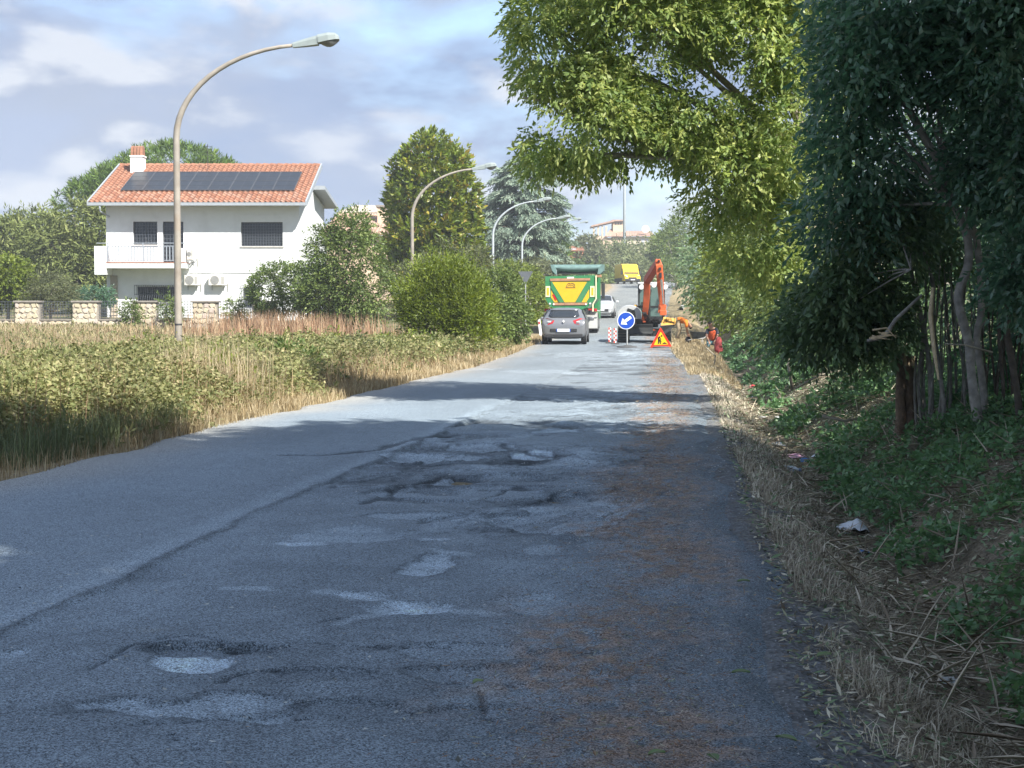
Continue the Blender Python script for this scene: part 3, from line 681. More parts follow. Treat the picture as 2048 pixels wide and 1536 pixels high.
ac(hu(421), hu(454), hz(571), hz(551), 'lower air conditioner farther from the balcony on the house wall')

# ================================================================== stone garden wall
FD = 65.0; fp = W(0, 634, FD); FZ = .45
gw = thing('garden_wall', 'cream crazy-paved stone wall with pillars and iron grilles before the white house', 'wall', (fp.x, fp.y, FZ), YAW)
kf = FD/3000
def fu(px): return px*kf
def fz(py): return (634-py)*kf + EYE - FZ
stone_meshes = []
for k in range(14):
    n = random.choice((4, 5, 5, 6)); a0 = random.random()*6; v = MB()
    poly = [(math.cos(a0+2*math.pi*i/n)*random.uniform(.8, 1.25), math.sin(a0+2*math.pi*i/n)*random.uniform(.8, 1.25)) for i in range(n)]
    vs = [(p, .03, q_) for p, q_ in poly] + [(p, -.5, q_) for p, q_ in poly] + [(p*.86, -1.0, q_*.86) for p, q_ in poly]
    fs = [(i, (i+1) % n, n+(i+1) % n, n+i) for i in range(n)] + [(n+i, n+(i+1) % n, 2*n+(i+1) % n, 2*n+i) for i in range(n)] + [tuple(range(2*n, 3*n))]
    v.add(vs, fs); c = random.uniform(.8, 1.15)
    o = v.build('stone', M('cream stone tone', (.56*c, .49*c*random.uniform(.95, 1.03), .40*c*random.uniform(.85, 1.05)), .85, .2, 5, bump=.4, bscale=25)); stone_meshes.append(o.data); bpy.data.objects.remove(o)
def stones(parent, x0, x1, z0, z1, y, sz=.27):
    nr = max(1, round((z1-z0)/(sz*.82)))
    for r in range(nr):
        hz_ = (z1-z0)/nr; nc = max(1, round((x1-x0)/sz)); wd = (x1-x0)/nc; off = random.uniform(.1, .9)
        for c in range(nc + 1):
            xa = max(x0, x0+(c-off)*wd); xb = min(x1, x0+(c+1-off)*wd)
            if xb-xa < .06: continue
            o = bpy.data.objects.new('stone', random.choice(stone_meshes)); C.objects.link(o); o.parent = parent
            o.location = ((xa+xb)/2 + random.uniform(-.012, .012), y, z0+(r+.5)*hz_ + random.uniform(-.015, .015))
            o.scale = ((xb-xa)*random.uniform(.46, .58), .035*random.uniform(.7, 1.3), hz_*random.uniform(.46, .60)); o.rotation_euler = (0, random.uniform(-.5, .5), 0)
PIL = [(-205, -158), (-86, -39), (33, 80), (148, 197), (267, 314), (387, 435), (506, 553)]
wall_top, wall_bot = fz(641), -.6
base_o = MB().box((fu(-260), 0, wall_bot), (fu(570), .3, wall_top)).build('base_wall', m_mortar, gw)
stones(base_o, fu(-10), fu(515), fz(668), wall_top-.01, 0, .285)
for (pa, pb) in zip(PIL[:-1], PIL[1:]):
    MB().box((fu(pa[1])+.003, -.05, wall_top), (fu(pb[0])-.003, .35, wall_top+.055)).build('coping', m_cap, gw)
for i, (a, b) in enumerate(PIL):
    p = MB().box((fu(a), -.12, -.6), (fu(b), .42, fz(605))).build('pillar', m_mortar, gw)
    MB().box((fu(a)-.06, -.2, fz(605)), (fu(b)+.06, .5, fz(601.5))).build('cap_stone', m_cap, p, bevel=.01)
    if i > 1: stones(p, fu(a), fu(b), fz(648), fz(605)-.01, -.12, .25)
for (pa, pb) in zip(PIL[:-1], PIL[1:]):
    g_ = MB(); a, b = fu(pa[1]), fu(pb[0]); grille(g_, a, b, wall_top+.1, fz(603), .15, 12, 6, .016); g_.build('grille_panel', m_iron, gw)

# ================================================================== street lamps
def lamp_parts(t, s, hgt, arm, mat, head_mat, r0=.10):
    """Round post bending over in one sweep to a lantern; local +x points to the road."""
    zc = hgt-2.55*s; pts = [(0, 0, -.5)] + [(.0, 0, zc*k/5) for k in range(1, 6)]
    la = arm-1.18*s
    for k in range(1, 15):
        a = k/14; th = R(83)*a
        pts.append((la*(1-math.cos(th))/(1-math.cos(R(83))), 0, zc + (2.35*s)*math.sin(th)/math.sin(R(83))))
    rad = [r0*(1-.52*i/(len(pts)-1)) for i in range(len(pts))]
    MB().tube(pts, rad, 12).build('post', mat, t, smooth=True)
    MB().tube([(0, 0, zc*.18), (0, 0, zc*.18+.04)], r0*1.02, 12).build('post_ring', m_darkmetal, t)
    e = pts[-1]; tilt = -R(7)
    h = MB(); L1 = .66*s
    def ring(x, w_, zt, zb): return [(x, -w_, zb), (x, -w_*.95, zb+(zt-zb)*.65), (x, -w_*.55, zt), (x, w_*.55, zt), (x, w_*.95, zb+(zt-zb)*.65), (x, w_, zb)]
    rows = [ring(0, .07*s, .06*s, -.06*s), ring(L1*.5, .10*s, .12*s, -.07*s), ring(L1, .13*s, .165*s, -.07*s)]
    vs = [p for r in rows for p in r]; n = 6
    fs = [(i*n+j, i*n+(j+1) % n, (i+1)*n+(j+1) % n, (i+1)*n+j) for i in range(2) for j in range(n)] + [tuple(range(n))[::-1], tuple(range(2*n, 3*n))]
    rotm = Matrix.Rotation(tilt, 3, 'Y')
    def place(vs): return [rotm @ Vector(v) + Vector(e) for v in vs]
    h.add(place(vs), fs); h.build('lantern_neck', head_mat, t)
    h = MB(); rows = [ring(L1, .15*s, .18*s, -.03*s), ring(L1+.27*s, .175*s, .20*s, -.01*s), ring(L1+.46*s, .15*s, .17*s, .0), ring(L1+.54*s, .09*s, .09*s, .0)]
    vs = [p for r in rows for p in r]
    fs = [(i*n+j, i*n+(j+1) % n, (i+1)*n+(j+1) % n, (i+1)*n+j) for i in range(3) for j in range(n)] + [tuple(range(n))[::-1], tuple(range(3*n, 4*n))]
    h.add(place(vs), fs); h.build('lantern_hood', head_mat, t)
    b = MB(); rows = []
    for i in range(7):
        x = L1+.02+.52*s*i/6; wv = .15*s*math.sin(math.pi*min(max((i+.25)/6.5, .02), .98)); dp_ = .14*s*math.sin(math.pi*min(max((i+.1)/6.2, .02), .98))
        rows.append([(x, -wv, -.02*s), (x, -wv*.7, -.02*s-dp_*.7), (x, 0, -.02*s-dp_), (x, wv*.7, -.02*s-dp_*.7), (x, wv, -.02*s)])
    g2 = MB().grid([place(r) for r in rows]); g2.build('lantern_bowl', m_paleglass, t, smooth=True)
m_lamp = M('lantern casting', (.26, .30, .295), .5, .08, 6)
m_pale = M('pale painted pole', (.40, .44, .46), .5, .1, 5)
def lamp(px_post, py_top, px_tip, depth, mat, label, ground=None, r0=.088):
    b = W(px_post, 634, depth); z0 = float(terrain(b.x, b.y)) if ground is None else ground
    top = W(px_post, py_top, depth).z; arm = (px_tip-px_post)*depth/3000
    t = thing('street_lamp', label, 'street lamp', (b.x, b.y, z0), YAW, 'curved street lamps along the verge')
    lamp_parts(t, .92 if arm > 3 else .85, top-z0, arm, mat, m_lamp, r0); return t
lamp(357, 75, 681, 35.5, m_rusty, 'tall curved lamp post standing in the brambles before the white house', r0=.088)
lamp(825, 330, 993, 67, m_rusty, 'tan curved lamp post in front of the round yellow-green tree')
lamp(986, 397, 1102, 95, m_pale, 'pale curved lamp post in front of the blue-green cedar trunk')
t = lamp(1044, 432, 1140, 117, m_pale, 'pale curved lamp post beside the back of the triangular sign')
lamp(1095, 437, 1162, 160, m_pale, 'far lamp post, slim, rising just left of the truck', r0=.08)
lamp(1117, 443, 1176, 190, m_pale, 'farthest lamp post whose head shows against the blue sky', r0=.08)
lamp(1120, 456, 1152, 225, m_pale, 'small far lamp post with the lowest head over the hedge', r0=.08)
# tall mast far up the road
b = W(1248, 634, 240); z0 = float(terrain(b.x, b.y))
t = thing('light_mast', 'tall thin light mast rising from the far trees against the sky', 'mast', (b.x, b.y, z0))
MB().tube([(0, 0, -1), (0, 0, 15), (0, 0, W(1248, 300, 240).z-z0)], [.28, .2, .13], 10).build('post', m_pale, t, smooth=True)
MB().lathe([(.5, 0), (.55, .15), (.2, .3)], (0, 0, W(1248, 300, 240).z-z0), 'z', 12).build('lamp_ring', m_galv, t)

# ================================================================== far buildings
m_peach = M('peach render', (.62, .47, .34), .9, .08, 1.5)
m_pinkroof = M('faded roof tiles', (.42, .27, .20), .85, .25, 2.5, bump=.3, dirt=(.34, .28, .22))
m_lichen = M('lichened roof tiles', (.40, .35, .28), .9, .35, 3, bump=.3, dirt=(.52, .49, .42))
m_orange = M('orange render', (.55, .20, .11), .85, .1, 1.5)
def tiled(mb_rows, name, mat, parent): return MB().grid(mb_rows).build(name, mat, parent, solid=.12)
def ribbed(p0, p1, p2, p3, n, h=.06):
    """Roof slope with ribs running from eave (p0, p1) to ridge (p3, p2)."""
    p0, p1, p2, p3 = map(Vector, (p0, p1, p2, p3)); e = []; r = []
    for i in range(n*2+1):
        t = i/(n*2); d = Vector((0, 0, h if i % 2 else 0)); e.append(p0.lerp(p1, t)+d); r.append(p3.lerp(p2, t)+d)
    return [e, r]
# old house behind the shrubs
d = 112.0; o0 = W(668, 634, d); k = d/3000
oh = thing('old_house', 'low house with faded pink and lichen-grey tiled roof behind the shrubs', 'house', (o0.x, o0.y, 1.2), YAW)
def ox(px): return (px-668)*k
def oz(py): return (634-py)*k + EYE - 1.2
MB().box((ox(655), 0, -1), (ox(790), 8, oz(472))).build('wall', m_peach, oh)
tiled(ribbed((ox(640), -.6, oz(470)), (ox(800), -.6, oz(470)), (ox(800), 3.6, oz(424)), (ox(668), 3.6, oz(420)), 22), 'roof', m_pinkroof, oh)
tiled(ribbed((ox(662), 3.65, oz(420)), (ox(800), 3.65, oz(418)), (ox(800), 8, oz(398)), (ox(690), 8, oz(396)), 18), 'upper_roof', m_lichen, oh)
cm = MB().box((ox(752), 1.6, oz(450)), (ox(768), 2.4, oz(412))).build('chimney', m_peach, oh); MB().box((ox(749), 1.5, oz(412)), (ox(771), 2.5, oz(408))).build('chimney_cap', m_cap, cm)
# villa on the hill with the covered roof terrace
d = 310.0; o0 = W(1186, 634, d); k = d/3000; vz = 8.5
vl = thing('hill_villa', 'peach villa with open roof terrace on the hill above the yellow van', 'villa', (o0.x, o0.y, vz), YAW)
def vx(px): return (px-1186)*k
def vzz(py): return (634-py)*k + EYE - vz
MB().box((vx(1188), 0, -4), (vx(1250), 9, vzz(476))).build('wall', m_peach, vl)
tw_ = MB().box((vx(1226), 1, vzz(476)), (vx(1248), 6, vzz(445))).build('tower', m_peach, vl)
for px in (1230, 1235, 1240): MB().box((vx(px), .9, vzz(449)), (vx(px)+.3, 1.02, vzz(446))).build('window', m_glass, tw_)
tr_ = MB(); tr_.add([(vx(1182), -.5, vzz(455)), (vx(1228), -.5, vzz(444)), (vx(1228), 6, vzz(444)), (vx(1182), 6, vzz(455)), (vx(1182), -.5, vzz(452)), (vx(1228), -.5, vzz(441)), (vx(1228), 6, vzz(441)), (vx(1182), 6, vzz(452))],
        [(0, 3, 2, 1), (4, 5, 6, 7), (0, 1, 5, 4), (1, 2, 6, 5), (2, 3, 7, 6), (3, 0, 4, 7)]); tr_.build('terrace_roof', m_pinkroof, vl)
MB().box((vx(1224), .5, vzz(443)), (vx(1250), 6.5, vzz(440))).build('tower_roof', m_pinkroof, vl)
pm = MB().box((-.16, -.16, 0), (.16, .16, vzz(453)-vzz(478))); p0 = pm.build('terrace_post', m_peach, vl)
for i, px in enumerate((1187, 1196, 1204, 1212)):
    o = p0 if i == 0 else p0.copy()
    if i: C.objects.link(o); o.parent = vl
    o.location = (vx(px), .1, vzz(478))
tiled(ribbed((vx(1208), -.6, vzz(474)), (vx(1256), -.6, vzz(474)), (vx(1246), 2, vzz(458)), (vx(1222), 2, vzz(458)), 16, .1), 'roof', m_pinkroof, vl)
MB().box((vx(1186), -.15, vzz(480)), (vx(1212), -.02, vzz(473))).build('terrace_wall', m_peach, vl)
MB().box((vx(1196), -.1, vzz(500)), (vx(1204), .02, vzz(488))).build('window', m_glass, vl)
# second villa to its right
d = 300.0; o0 = W(1262, 634, d); k = d/3000
v2 = thing('hill_house', 'cream house with tiled roof and pale shutters, lower right of the villa', 'house', (o0.x, o0.y, vz), YAW)
def sx2(px): return (px-1262)*k
def sz2(py): return (634-py)*k + EYE - vz
MB().box((sx2(1250), 0, -4), (sx2(1306), 9, sz2(474))).build('wall', M('cream render', (.62, .53, .40), .9, .08, 1.5), v2)
tiled(ribbed((sx2(1246), -.7, sz2(473)), (sx2(1310), -.7, sz2(473)), (sx2(1304), 4, sz2(461)), (sx2(1252), 4, sz2(461)), 18, .1), 'roof', m_pinkroof, v2)
for px in (1282, 1292): MB().box((sx2(px), -.08, sz2(490)), (sx2(px+6), .02, sz2(478))).build('window', m_cloth, v2)
ds_ = MB().lathe([(.02, 0), (.5, -.1), (.75, -.3)], (sx2(1290), 0, sz2(459)), 'y', 14); ds_.build('satellite_dish', M('dish white', (.8, .8, .8)), v2)
# orange house behind the truck
d = 205.0; o0 = W(1132, 634, d); k = d/3000
oh2 = thing('orange_house', 'small orange house with tiled roof just above the tipper truck', 'house', (o0.x, o0.y, 4.5), YAW)
def qx(px): return (px-1132)*k
def qz(py): return (634-py)*k + EYE - 4.5
MB().box((qx(1128), 0, -3), (qx(1166), 7, qz(502))).build('wall', m_orange, oh2)
tiled(ribbed((qx(1124), -.5, qz(502)), (qx(1168), -.5, qz(502)), (qx(1166), 3, qz(489)), (qx(1134), 3, qz(491)), 14, .07), 'roof', m_roof, oh2)
MB().box((qx(1139), -.06, qz(500.5)), (qx(1152), .02, qz(497.5))).build('window', m_cloth, oh2)
MB().box((qx(1130), -.35, qz(520)), (qx(1166), -.02, qz(516.5))).build('string_course', m_dark_bark, oh2)
# ================================================================== vehicles
m_clio = M('grey metallic paint', (.27, .275, .285), .3, .04, 6, metal=.55, spec=.6)
m_silver = M('silver paint', (.52, .53, .54), .3, .04, 6, metal=.4, spec=.6)
m_plate = M('number plate', (.80, .80, .78), .5, .03)
m_blue = M('plate blue band', (.03, .10, .45), .5, .05)
m_red = M('red lamp lens', (.45, .02, .025), .2, .15, 30, spec=.7)
m_lens = M('clear lamp lens', (.70, .70, .68), .2, .1, 30, spec=.7)
m_plastic = M('black plastic', (.03, .03, .032), .6, .1, 20)
m_hub = M('alloy wheel', (.38, .38, .38), .4, .1, 10, metal=.6)
def road_pt(px, depth):
    p = W(px, 634, depth); return Vector((p.x, p.y, float(z_road(p.y))+.025))
def wheel(parent, x, y, r=.31, wd=.2, hub=m_hub):
    t = bpy.data.objects.new('wheel', None); C.objects.link(t); t.parent = parent; t.location = (x, y, r)
    MB().lathe([(r*.62, -wd/2), (r*.95, -wd/2), (r, -wd*.35), (r, wd*.35), (r*.95, wd/2), (r*.62, wd/2)], (0, 0, 0), 'x', 20).build('tyre', m_black, t)
    MB().lathe([(r*.2, -wd*.52), (r*.6, -wd*.5), (r*.64, -wd*.4), (r*.64, wd*.4), (r*.6, wd*.5), (r*.2, wd*.52)], (0, 0, 0), 'x', 14).build('rim', hub, t)
def hatchback(name, label, loc, rz, paint):
    """Five-door hatchback, tail at local y = 0, nose at y = 4.05."""
    t = thing(name, label, 'car', loc, rz)
    ST = [(0, .36, .60, .70, .66, .64), (.03, .28, .72, .84, .80, .76), (.10, .24, .90, 1.0, .855, .77), (.28, .22, .95, 1.10, .865, .70), (.55, .22, .95, 1.33, .865, .635), (.78, .22, .95, 1.415, .865, .60),
          (1.6, .20, .94, 1.46, .865, .60), (2.3, .20, .93, 1.41, .865, .60), (2.75, .20, .92, 1.22, .865, .66), (3.05, .22, .90, 1.0, .86, .72), (3.55, .22, .84, .90, .84, .70), (3.9, .24, .70, .78, .78, .66), (4.02, .28, .58, .66, .66, .58), (4.06, .34, .50, .56, .55, .5)]
    rows = []
    for y, zb, ze, zt, w_, wt in ST:
        half = [(0, zb), (w_*.7, zb), (w_*.96, zb+.08), (w_, zb+.28), (w_*1.0, (zb+.28+ze)/2), (w_*.975, ze), ((w_*.975+wt)/2+.02, (ze+zt)/2), (wt, zt-.05), (wt*.75, zt-.01), (0, zt)]
        rows.append([(x, y, z) for x, z in half] + [(-x, y, z) for x, z in half[-2:0:-1]])
    n = len(rows[0]); b = MB(); vs = [p for r in rows for p in r]
    b.add(vs, [(i*n+j, (i+1)*n+j, (i+1)*n+(j+1) % n, i*n+(j+1) % n) for i in range(len(rows)-1) for j in range(n)] + [tuple(range(n)), tuple(range((len(rows)-1)*n, len(rows)*n))[::-1]])
    b.build('body', paint, t, smooth=True, subsurf=1)
    def yz(z, tab): return float(np.interp(z, [a for a, _ in tab], [b_ for _, b_ in tab]))
    tail = [(.60, -.0), (.74, -.005), (.84, .015), (1.0, .09), (1.10, .25), (1.33, .52), (1.415, .74)]
    def rear_patch(nm, zs, ws, mat, off, xc=0, k=7):
        MB().grid([[(xc + w_*(2*i/(k-1)-1), yz(z, tail)-off + .05*abs(xc + w_*(2*i/(k-1)-1))**2, z) for i in range(k)] for z, w_ in zip(zs, ws)]).build(nm, mat, t, smooth=True, solid=.012)
    rear_patch('rear_window', [1.06, 1.12, 1.2, 1.28, 1.335], [.50, .60, .57, .54, .51], m_glass, .012)
    rear_patch('spoiler', [1.345, 1.37, 1.395], [.56, .57, .56], paint, .045)
    for s in (-1, 1):
        l = MB(); pts = [(.81, .80), (.81, 1.0), (.62, 1.02), (.36, .93), (.42, .82), (.6, .77)]
        l.add([(s*x, yz(z, tail)-.012 + (.16 if x > .7 else .02), z) for x, z in pts] + [(s*x, yz(z, tail)+.06 + (.14 if x > .7 else 0), z) for x, z in pts], [tuple(range(6)) if s < 0 else tuple(range(6))[::-1]] + [(i, (i+1) % 6, 6+(i+1) % 6, 6+i) for i in range(6)])
        lo = l.build('tail_light', m_red, t)
        MB().obox((s*.56, yz(.88, tail)-.018, .885), (.12, .02, .045)).build('lens', m_lens, lo)
    MB().box((-.74, -.035, .27), (.74, .06, .42)).build('rear_bumper', m_plastic, t, bevel=.03)
    MB().box((-.52, -.030, .50), (.52, .02, .62)).build('plate_recess', m_plastic, t, bevel=.02)
    p = MB().box((-.27, -.045, .50), (.27, -.031, .615)).build('number_plate', m_plate, t)
    MB().box((-.27, -.047, .502), (-.235, -.0455, .613)).build('plate_band', m_blue, p); MB().box((.235, -.047, .502), (.27, -.0455, .613)).build('plate_band', m_blue, p)
    MB().prism([(0, .84), (.05, .90), (0, .97), (-.05, .90)], .015, -.02, 'y').build('badge', m_lens, t)
    # front
    nose = [(.56, 4.07), (.66, 4.035), (.78, 3.91), (.90, 3.56), (1.0, 3.06), (1.22, 2.76), (1.41, 2.32)]
    ws_ = [(1.02, .66), (1.12, .66), (1.22, .63), (1.32, .60), (1.38, .56)]
    MB().grid([[(w_*(2*i/6-1), yz(z, nose)+.015 - .06*abs(2*i/6-1)**2, z) for i in range(7)] for z, w_ in ws_]).build('windscreen', m_glass, t, smooth=True)
    for s in (-1, 1):
        pts = [(.46, .68), (.76, .72), (.78, .86), (.60, .82)]
        MB().add([(s*x, yz(z, nose)+.02-.18*(x-.4), z) for x, z in pts] + [(s*x, yz(z, nose)-.1-.18*(x-.4), z) for x, z in pts], [(0, 1, 2, 3) if s > 0 else (3, 2, 1, 0)] + [(i, (i+1) % 4, 4+(i+1) % 4, 4+i) for i in range(4)]).build('headlight', m_lens, t)
        MB().lathe([(.06, 0), (.06, .03)], (s*.58, 4.0, .40), 'y', 12).build('fog_light', m_lens, t)
        pts = [(.62, .99), (.86, 1.30), (1.6, 1.37), (2.3, 1.33), (2.8, 1.02)]
        MB().add([(s*(.862-(z-.93)*.45+.012), y, z) for y, z in pts], [tuple(range(5)) if s > 0 else tuple(range(5))[::-1]]).build('side_window', m_glass, t, solid=.01)
        m_ = MB().obox((s*.98, 2.62, 1.0), (.2, .12, .15), (0, 0, s*-.1)).build('mirror', paint, t, bevel=.04)
        wheel(t, s*.76, .66); wheel(t, s*.76, 3.2)
    MB().box((-.5, 3.95, .40), (.5, 4.085, .55)).build('grille', m_plastic, t, bevel=.02)
    MB().box((-.26, 4.086, .44), (.26, 4.095, .55)).build('number_plate', m_plate, t)
    MB().tube([(0, .9, 1.44), (0, .72, 1.62)], .006, 5).build('aerial', m_plastic, t)
    return t
p = road_pt(1127, 58); hatchback('parked_car', 'grey metallic hatchback seen from behind, waiting behind the green tipper truck', p, R(1.5), m_clio)
p = road_pt(1201, 91); q = hatchback('oncoming_car', 'silver hatchback half hidden on the right of the tipper truck', p, R(181), m_silver)
q.location = (p.x-.1, p.y+4.0, float(z_road(p.y))+.05)

# ------------------------------------------------------------------ tipper truck
m_tgreen = M('green truck paint', (.035, .20, .075), .4, .1, 4, spec=.5, dirt=(.09, .20, .10))
m_tyellow = M('yellow truck paint', (.70, .40, .02), .45, .06, 4)
m_tan = M('rust brown steel', (.36, .19, .11), .7, .2, 6)
m_cream = M('cream reflective tape', (.75, .70, .45), .5, .08, 8)
m_tarp = M('teal tarpaulin', (.13, .215, .20), .75, .2, 5, bump=.4, bscale=12)
m_flap = M('grey mudguard', (.46, .46, .44), .7, .1, 5)
TD = 71.0; p = road_pt(1140, TD); TZ = p.z
truck = thing('tipper_truck', 'green and yellow tipper truck with rolled teal tarpaulin, ahead of the grey car', 'truck', p, R(1.3))
kt = TD/3000
def tx(zx): return (1070+zx/8.533-1140)*kt
def tz(zy): return (634-(520+zy/8.533))*kt + EYE - TZ
def tp(pts): return [(tx(a), tz(b)) for a, b in pts]
outline = tp([(172, 280), (1028, 262), (1024, 660), (905, 800), (745, 868), (400, 852), (250, 792), (176, 660)])
body = MB().prism(outline, .12, 5.3, 'y').build('tipper_body', m_tgreen, truck)
for y in (1.2, 2.4, 3.6, 4.8):
    MB().box((outline[1][0], y, tz(640)), (outline[1][0]+.06, y+.16, tz(275))).build('rib', m_tgreen, body)
tg = MB().prism(outline, 0, .118, 'y').build('tailgate', m_tgreen, truck)
def panel(nm, pts, mat, pr=.02): return MB().prism(tp(pts), -pr, -.001, 'y').build(nm, mat, tg)
panel('centre_panel', [(292, 375), (885, 375), (682, 722), (505, 722)], m_tyellow, .012)
panel('brace', [(268, 368), (288, 368), (500, 724), (415, 724), (268, 470)], m_tgreen, .05); panel('brace', [(890, 368), (930, 368), (930, 450), (775, 724), (685, 724)], m_tgreen, .05)
panel('corner_panel', [(272, 505), (402, 722), (330, 722), (272, 640)], m_tyellow, .012); panel('corner_panel', [(922, 500), (922, 640), (872, 722), (795, 722)], m_tyellow, .012)
panel('reflector', [(292, 590), (328, 588), (372, 668), (348, 700)], m_red, .03)
panel('top_rail', [(258, 318), (938, 312), (938, 352), (258, 360)], m_tan, .04); panel('bottom_rail', [(300, 732), (905, 728), (880, 768), (330, 772)], m_tan, .04)
for a, b in ((180, 256), (940, 1014)):
    panel('marker_board', [(a, 448), (b, 446), (b, 630), (a, 632)], m_cream, .03); panel('marker_centre', [(a+18, 475), (b-18, 474), (b-18, 606), (a+18, 607)], m_tyellow, .036)
panel('header_plate', [(545, 292), (662, 290), (662, 314), (545, 316)], m_plate, .03)
for a, b in ((318, 755), (868, 755), (255, 745), (940, 742)): MB().lathe([(.045, 0), (.045, .04)], (tx(a), -.045, tz(b)), 'y', 12).build('lamp', m_lens, tg)
em = MB()
def arch(c, w0, h0): return [(tx(c-w0*math.cos(t)), -.022, tz(470-h0*math.sin(t))) for t in np.linspace(0, math.pi, 10)]
em.tube([(tx(528), -.022, tz(472))] + [(tx(x), -.022, tz(z)) for x, z in ((545, 430), (562, 405), (590, 398), (604, 415), (620, 398), (650, 400), (672, 420), (684, 472))] + [(tx(528), -.022, tz(472))], .014, 5)
em.tube([(tx(x), -.022, tz(z)) for x, z in ((556, 458), (572, 432), (590, 428), (606, 446), (624, 428), (644, 432), (660, 458))], .010, 5); em.build('emblem', m_dark_bark, tg)
MB().tube([(tx(1036), -.03, tz(270)), (tx(1038), -.03, tz(665)), (tx(985), -.02, tz(760)), (tx(985), -.02, tz(880))], .035, 8).build('yellow_stay', m_cream, truck)
MB().box((tx(1030), -.02, tz(300)), (tx(1130), .25, tz(255))).build('hinge_post', m_tan, truck, bevel=.02)
# rolled cover held on end boards
tr_ = MB()
rows = []
for i in range(13):
    u = i/12; x = tx(285+ (1150-285)*u); sag = math.sin(u*math.pi)
    rows.append([(x, .1, tz(170+38*sag)), (x, -.05, tz(135+20*sag)), (x, .0, tz(100+6*sag)), (x, .25, tz(78)), (x, .7, tz(92)), (x, .9, tz(160)), (x, .5, tz(235)), (x, .2, tz(215-20*sag))])
n = 8; vs = [p_ for r in rows for p_ in r]
tr_.add(vs, [(i*n+j, i*n+(j+1) % n, (i+1)*n+(j+1) % n, (i+1)*n+j) for i in range(12) for j in range(n)] + [tuple(range(n))[::-1], tuple(range(12*n, 13*n))]); tr_.build('rolled_tarpaulin', m_tarp, truck, smooth=True)
MB().prism(tp([(260, 72), (300, 95), (360, 150), (372, 240), (345, 245), (290, 180)]), -.06, .9, 'y').build('tarp_end', m_tarp, truck); MB().prism(tp([(1175, 80), (1130, 92), (1075, 150), (1062, 240), (1105, 245), (1170, 185)]), -.06, .9, 'y').build('tarp_end', m_tarp, truck)
MB().prism(tp([(385, 238), (1060, 238), (1000, 190), (700, 168), (440, 192)]), .1, .16, 'y').build('tarp_curtain', m_plastic, truck)
MB().box((tx(345), 0, tz(262)), (tx(372), .3, tz(170))).build('tarp_post', m_galv, truck)
# chassis, lights, wheels, cab
MB().box((-.5, .25, .75), (.5, 7.6, 1.1)).build('chassis', m_darkmetal, truck)
MB().box((-1.15, .15, .95), (1.15, .3, 1.12)).build('rear_beam', m_darkmetal, truck)
for s in (-1, 1):
    for y in (1.3, 2.65, 6.6): wheel(truck, s*1.0, y, .50, .5 if y < 6 else .32, m_galv)
    fl = MB(); fl.box((s*1.02-.26, .52, .26), (s*1.02+.26, .55, 1.02)); fl.build('mudflap', m_flap, truck)
    MB().box((s*1.02-.24, .48, .78), (s*1.02+.24, .519, .80)).build('flap_rail', m_galv, truck)
    MB().box((s*1.02-.22, .40, 1.06), (s*1.02+.24, .48, 1.20)).build('tail_light', m_red, truck)
    MB().box((s*1.02-.28, .6, 1.08), (s*1.02+.28, 3.2, 1.13)).build('mudguard', m_flap, truck)
    MB().box((s*1.33-.09, 7.0, 1.75), (s*1.33+.09, 7.14, 2.55)).build('mirror', m_plastic, truck, bevel=.03)
    MB().tube([(s*1.15, 7.2, 2.6), (s*1.33, 7.1, 2.6), (s*1.33, 7.1, 2.5)], .025, 6).build('mirror_arm', m_plastic, truck)
MB().prism([(5.55, .7), (7.6, .7), (7.75, 1.3), (7.6, 2.6), (7.3, 2.85), (5.55, 2.85)], -1.18, 1.18, 'x').build('cab', m_tgreen, truck, bevel=.04)
MB().box((-.95, 5.53, 1.7), (.95, 5.549, 2.5)).build('cab_rear_window', m_glass, truck)
# ------------------------------------------------------------------ yellow van up the road
m_vyellow = M('yellow van paint', (.75, .50, .015), .35, .05, 4, spec=.5)
p = road_pt(1265, 186); p.z = float(z_road(p.y))+.03
van = thing('yellow_van', 'yellow high-roof van coming round the bend at the top of the road', 'van', p, R(15))
vb = MB(); prof = [(-.02, .45), (.05, .80), (.25, 1.05), (.75, 1.22), (1.35, 2.0), (1.7, 2.42), (2.3, 2.55), (6.0, 2.52), (6.05, .4), (0, .36)]
vb.prism(prof, -1.0, 1.0, 'x'); vb.build('body', m_vyellow, van, bevel=.07)
for s in (-1, 1):
    MB().box((s*1.0-.012 if s > 0 else -1.012, 1.5, .36), (1.012 if s > 0 else -.988, 6.0, .80)).build('side_shade', m_plastic, van)  # dark panel standing in for shade low on the van's sides
    MB().add([(s*1.012, .95, 1.3), (s*1.012, 1.9, 1.3), (s*1.012, 1.9, 1.95), (s*1.012, 1.45, 1.95)], [(0, 1, 2, 3)]).build('side_window', m_glass, van, solid=.01)
    MB().add([(s*.62, .10, .84), (s*.97, .16, .84), (s*.95, .36, 1.12), (s*.66, .27, 1.08)], [(0, 1, 2, 3)]).build('headlight', m_lens, van, solid=.03)
    MB().obox((s*1.17, 1.0, 1.4), (.22, .12, .42)).build('mirror', m_plastic, van, bevel=.03); wheel(van, s*.88, .95, .36, .22); wheel(van, s*.88, 4.6, .36, .22)
MB().grid([[(x*(.90-.05*t), .82+.56*t-.03, 1.28+.70*t) for x in (-1, -.4, .4, 1)] for t in (0, .5, 1)]).build('windscreen', m_glass, van, solid=.012)
MB().box((-.95, -.06, .36), (.95, .12, .66)).build('bumper', m_plastic, van, bevel=.04); MB().box((-.5, -.0, .68), (.5, .07, .84)).build('grille', m_plastic, van)
MB().box((-.26, -.075, .48), (.26, -.061, .58)).build('number_plate', m_plate, van)
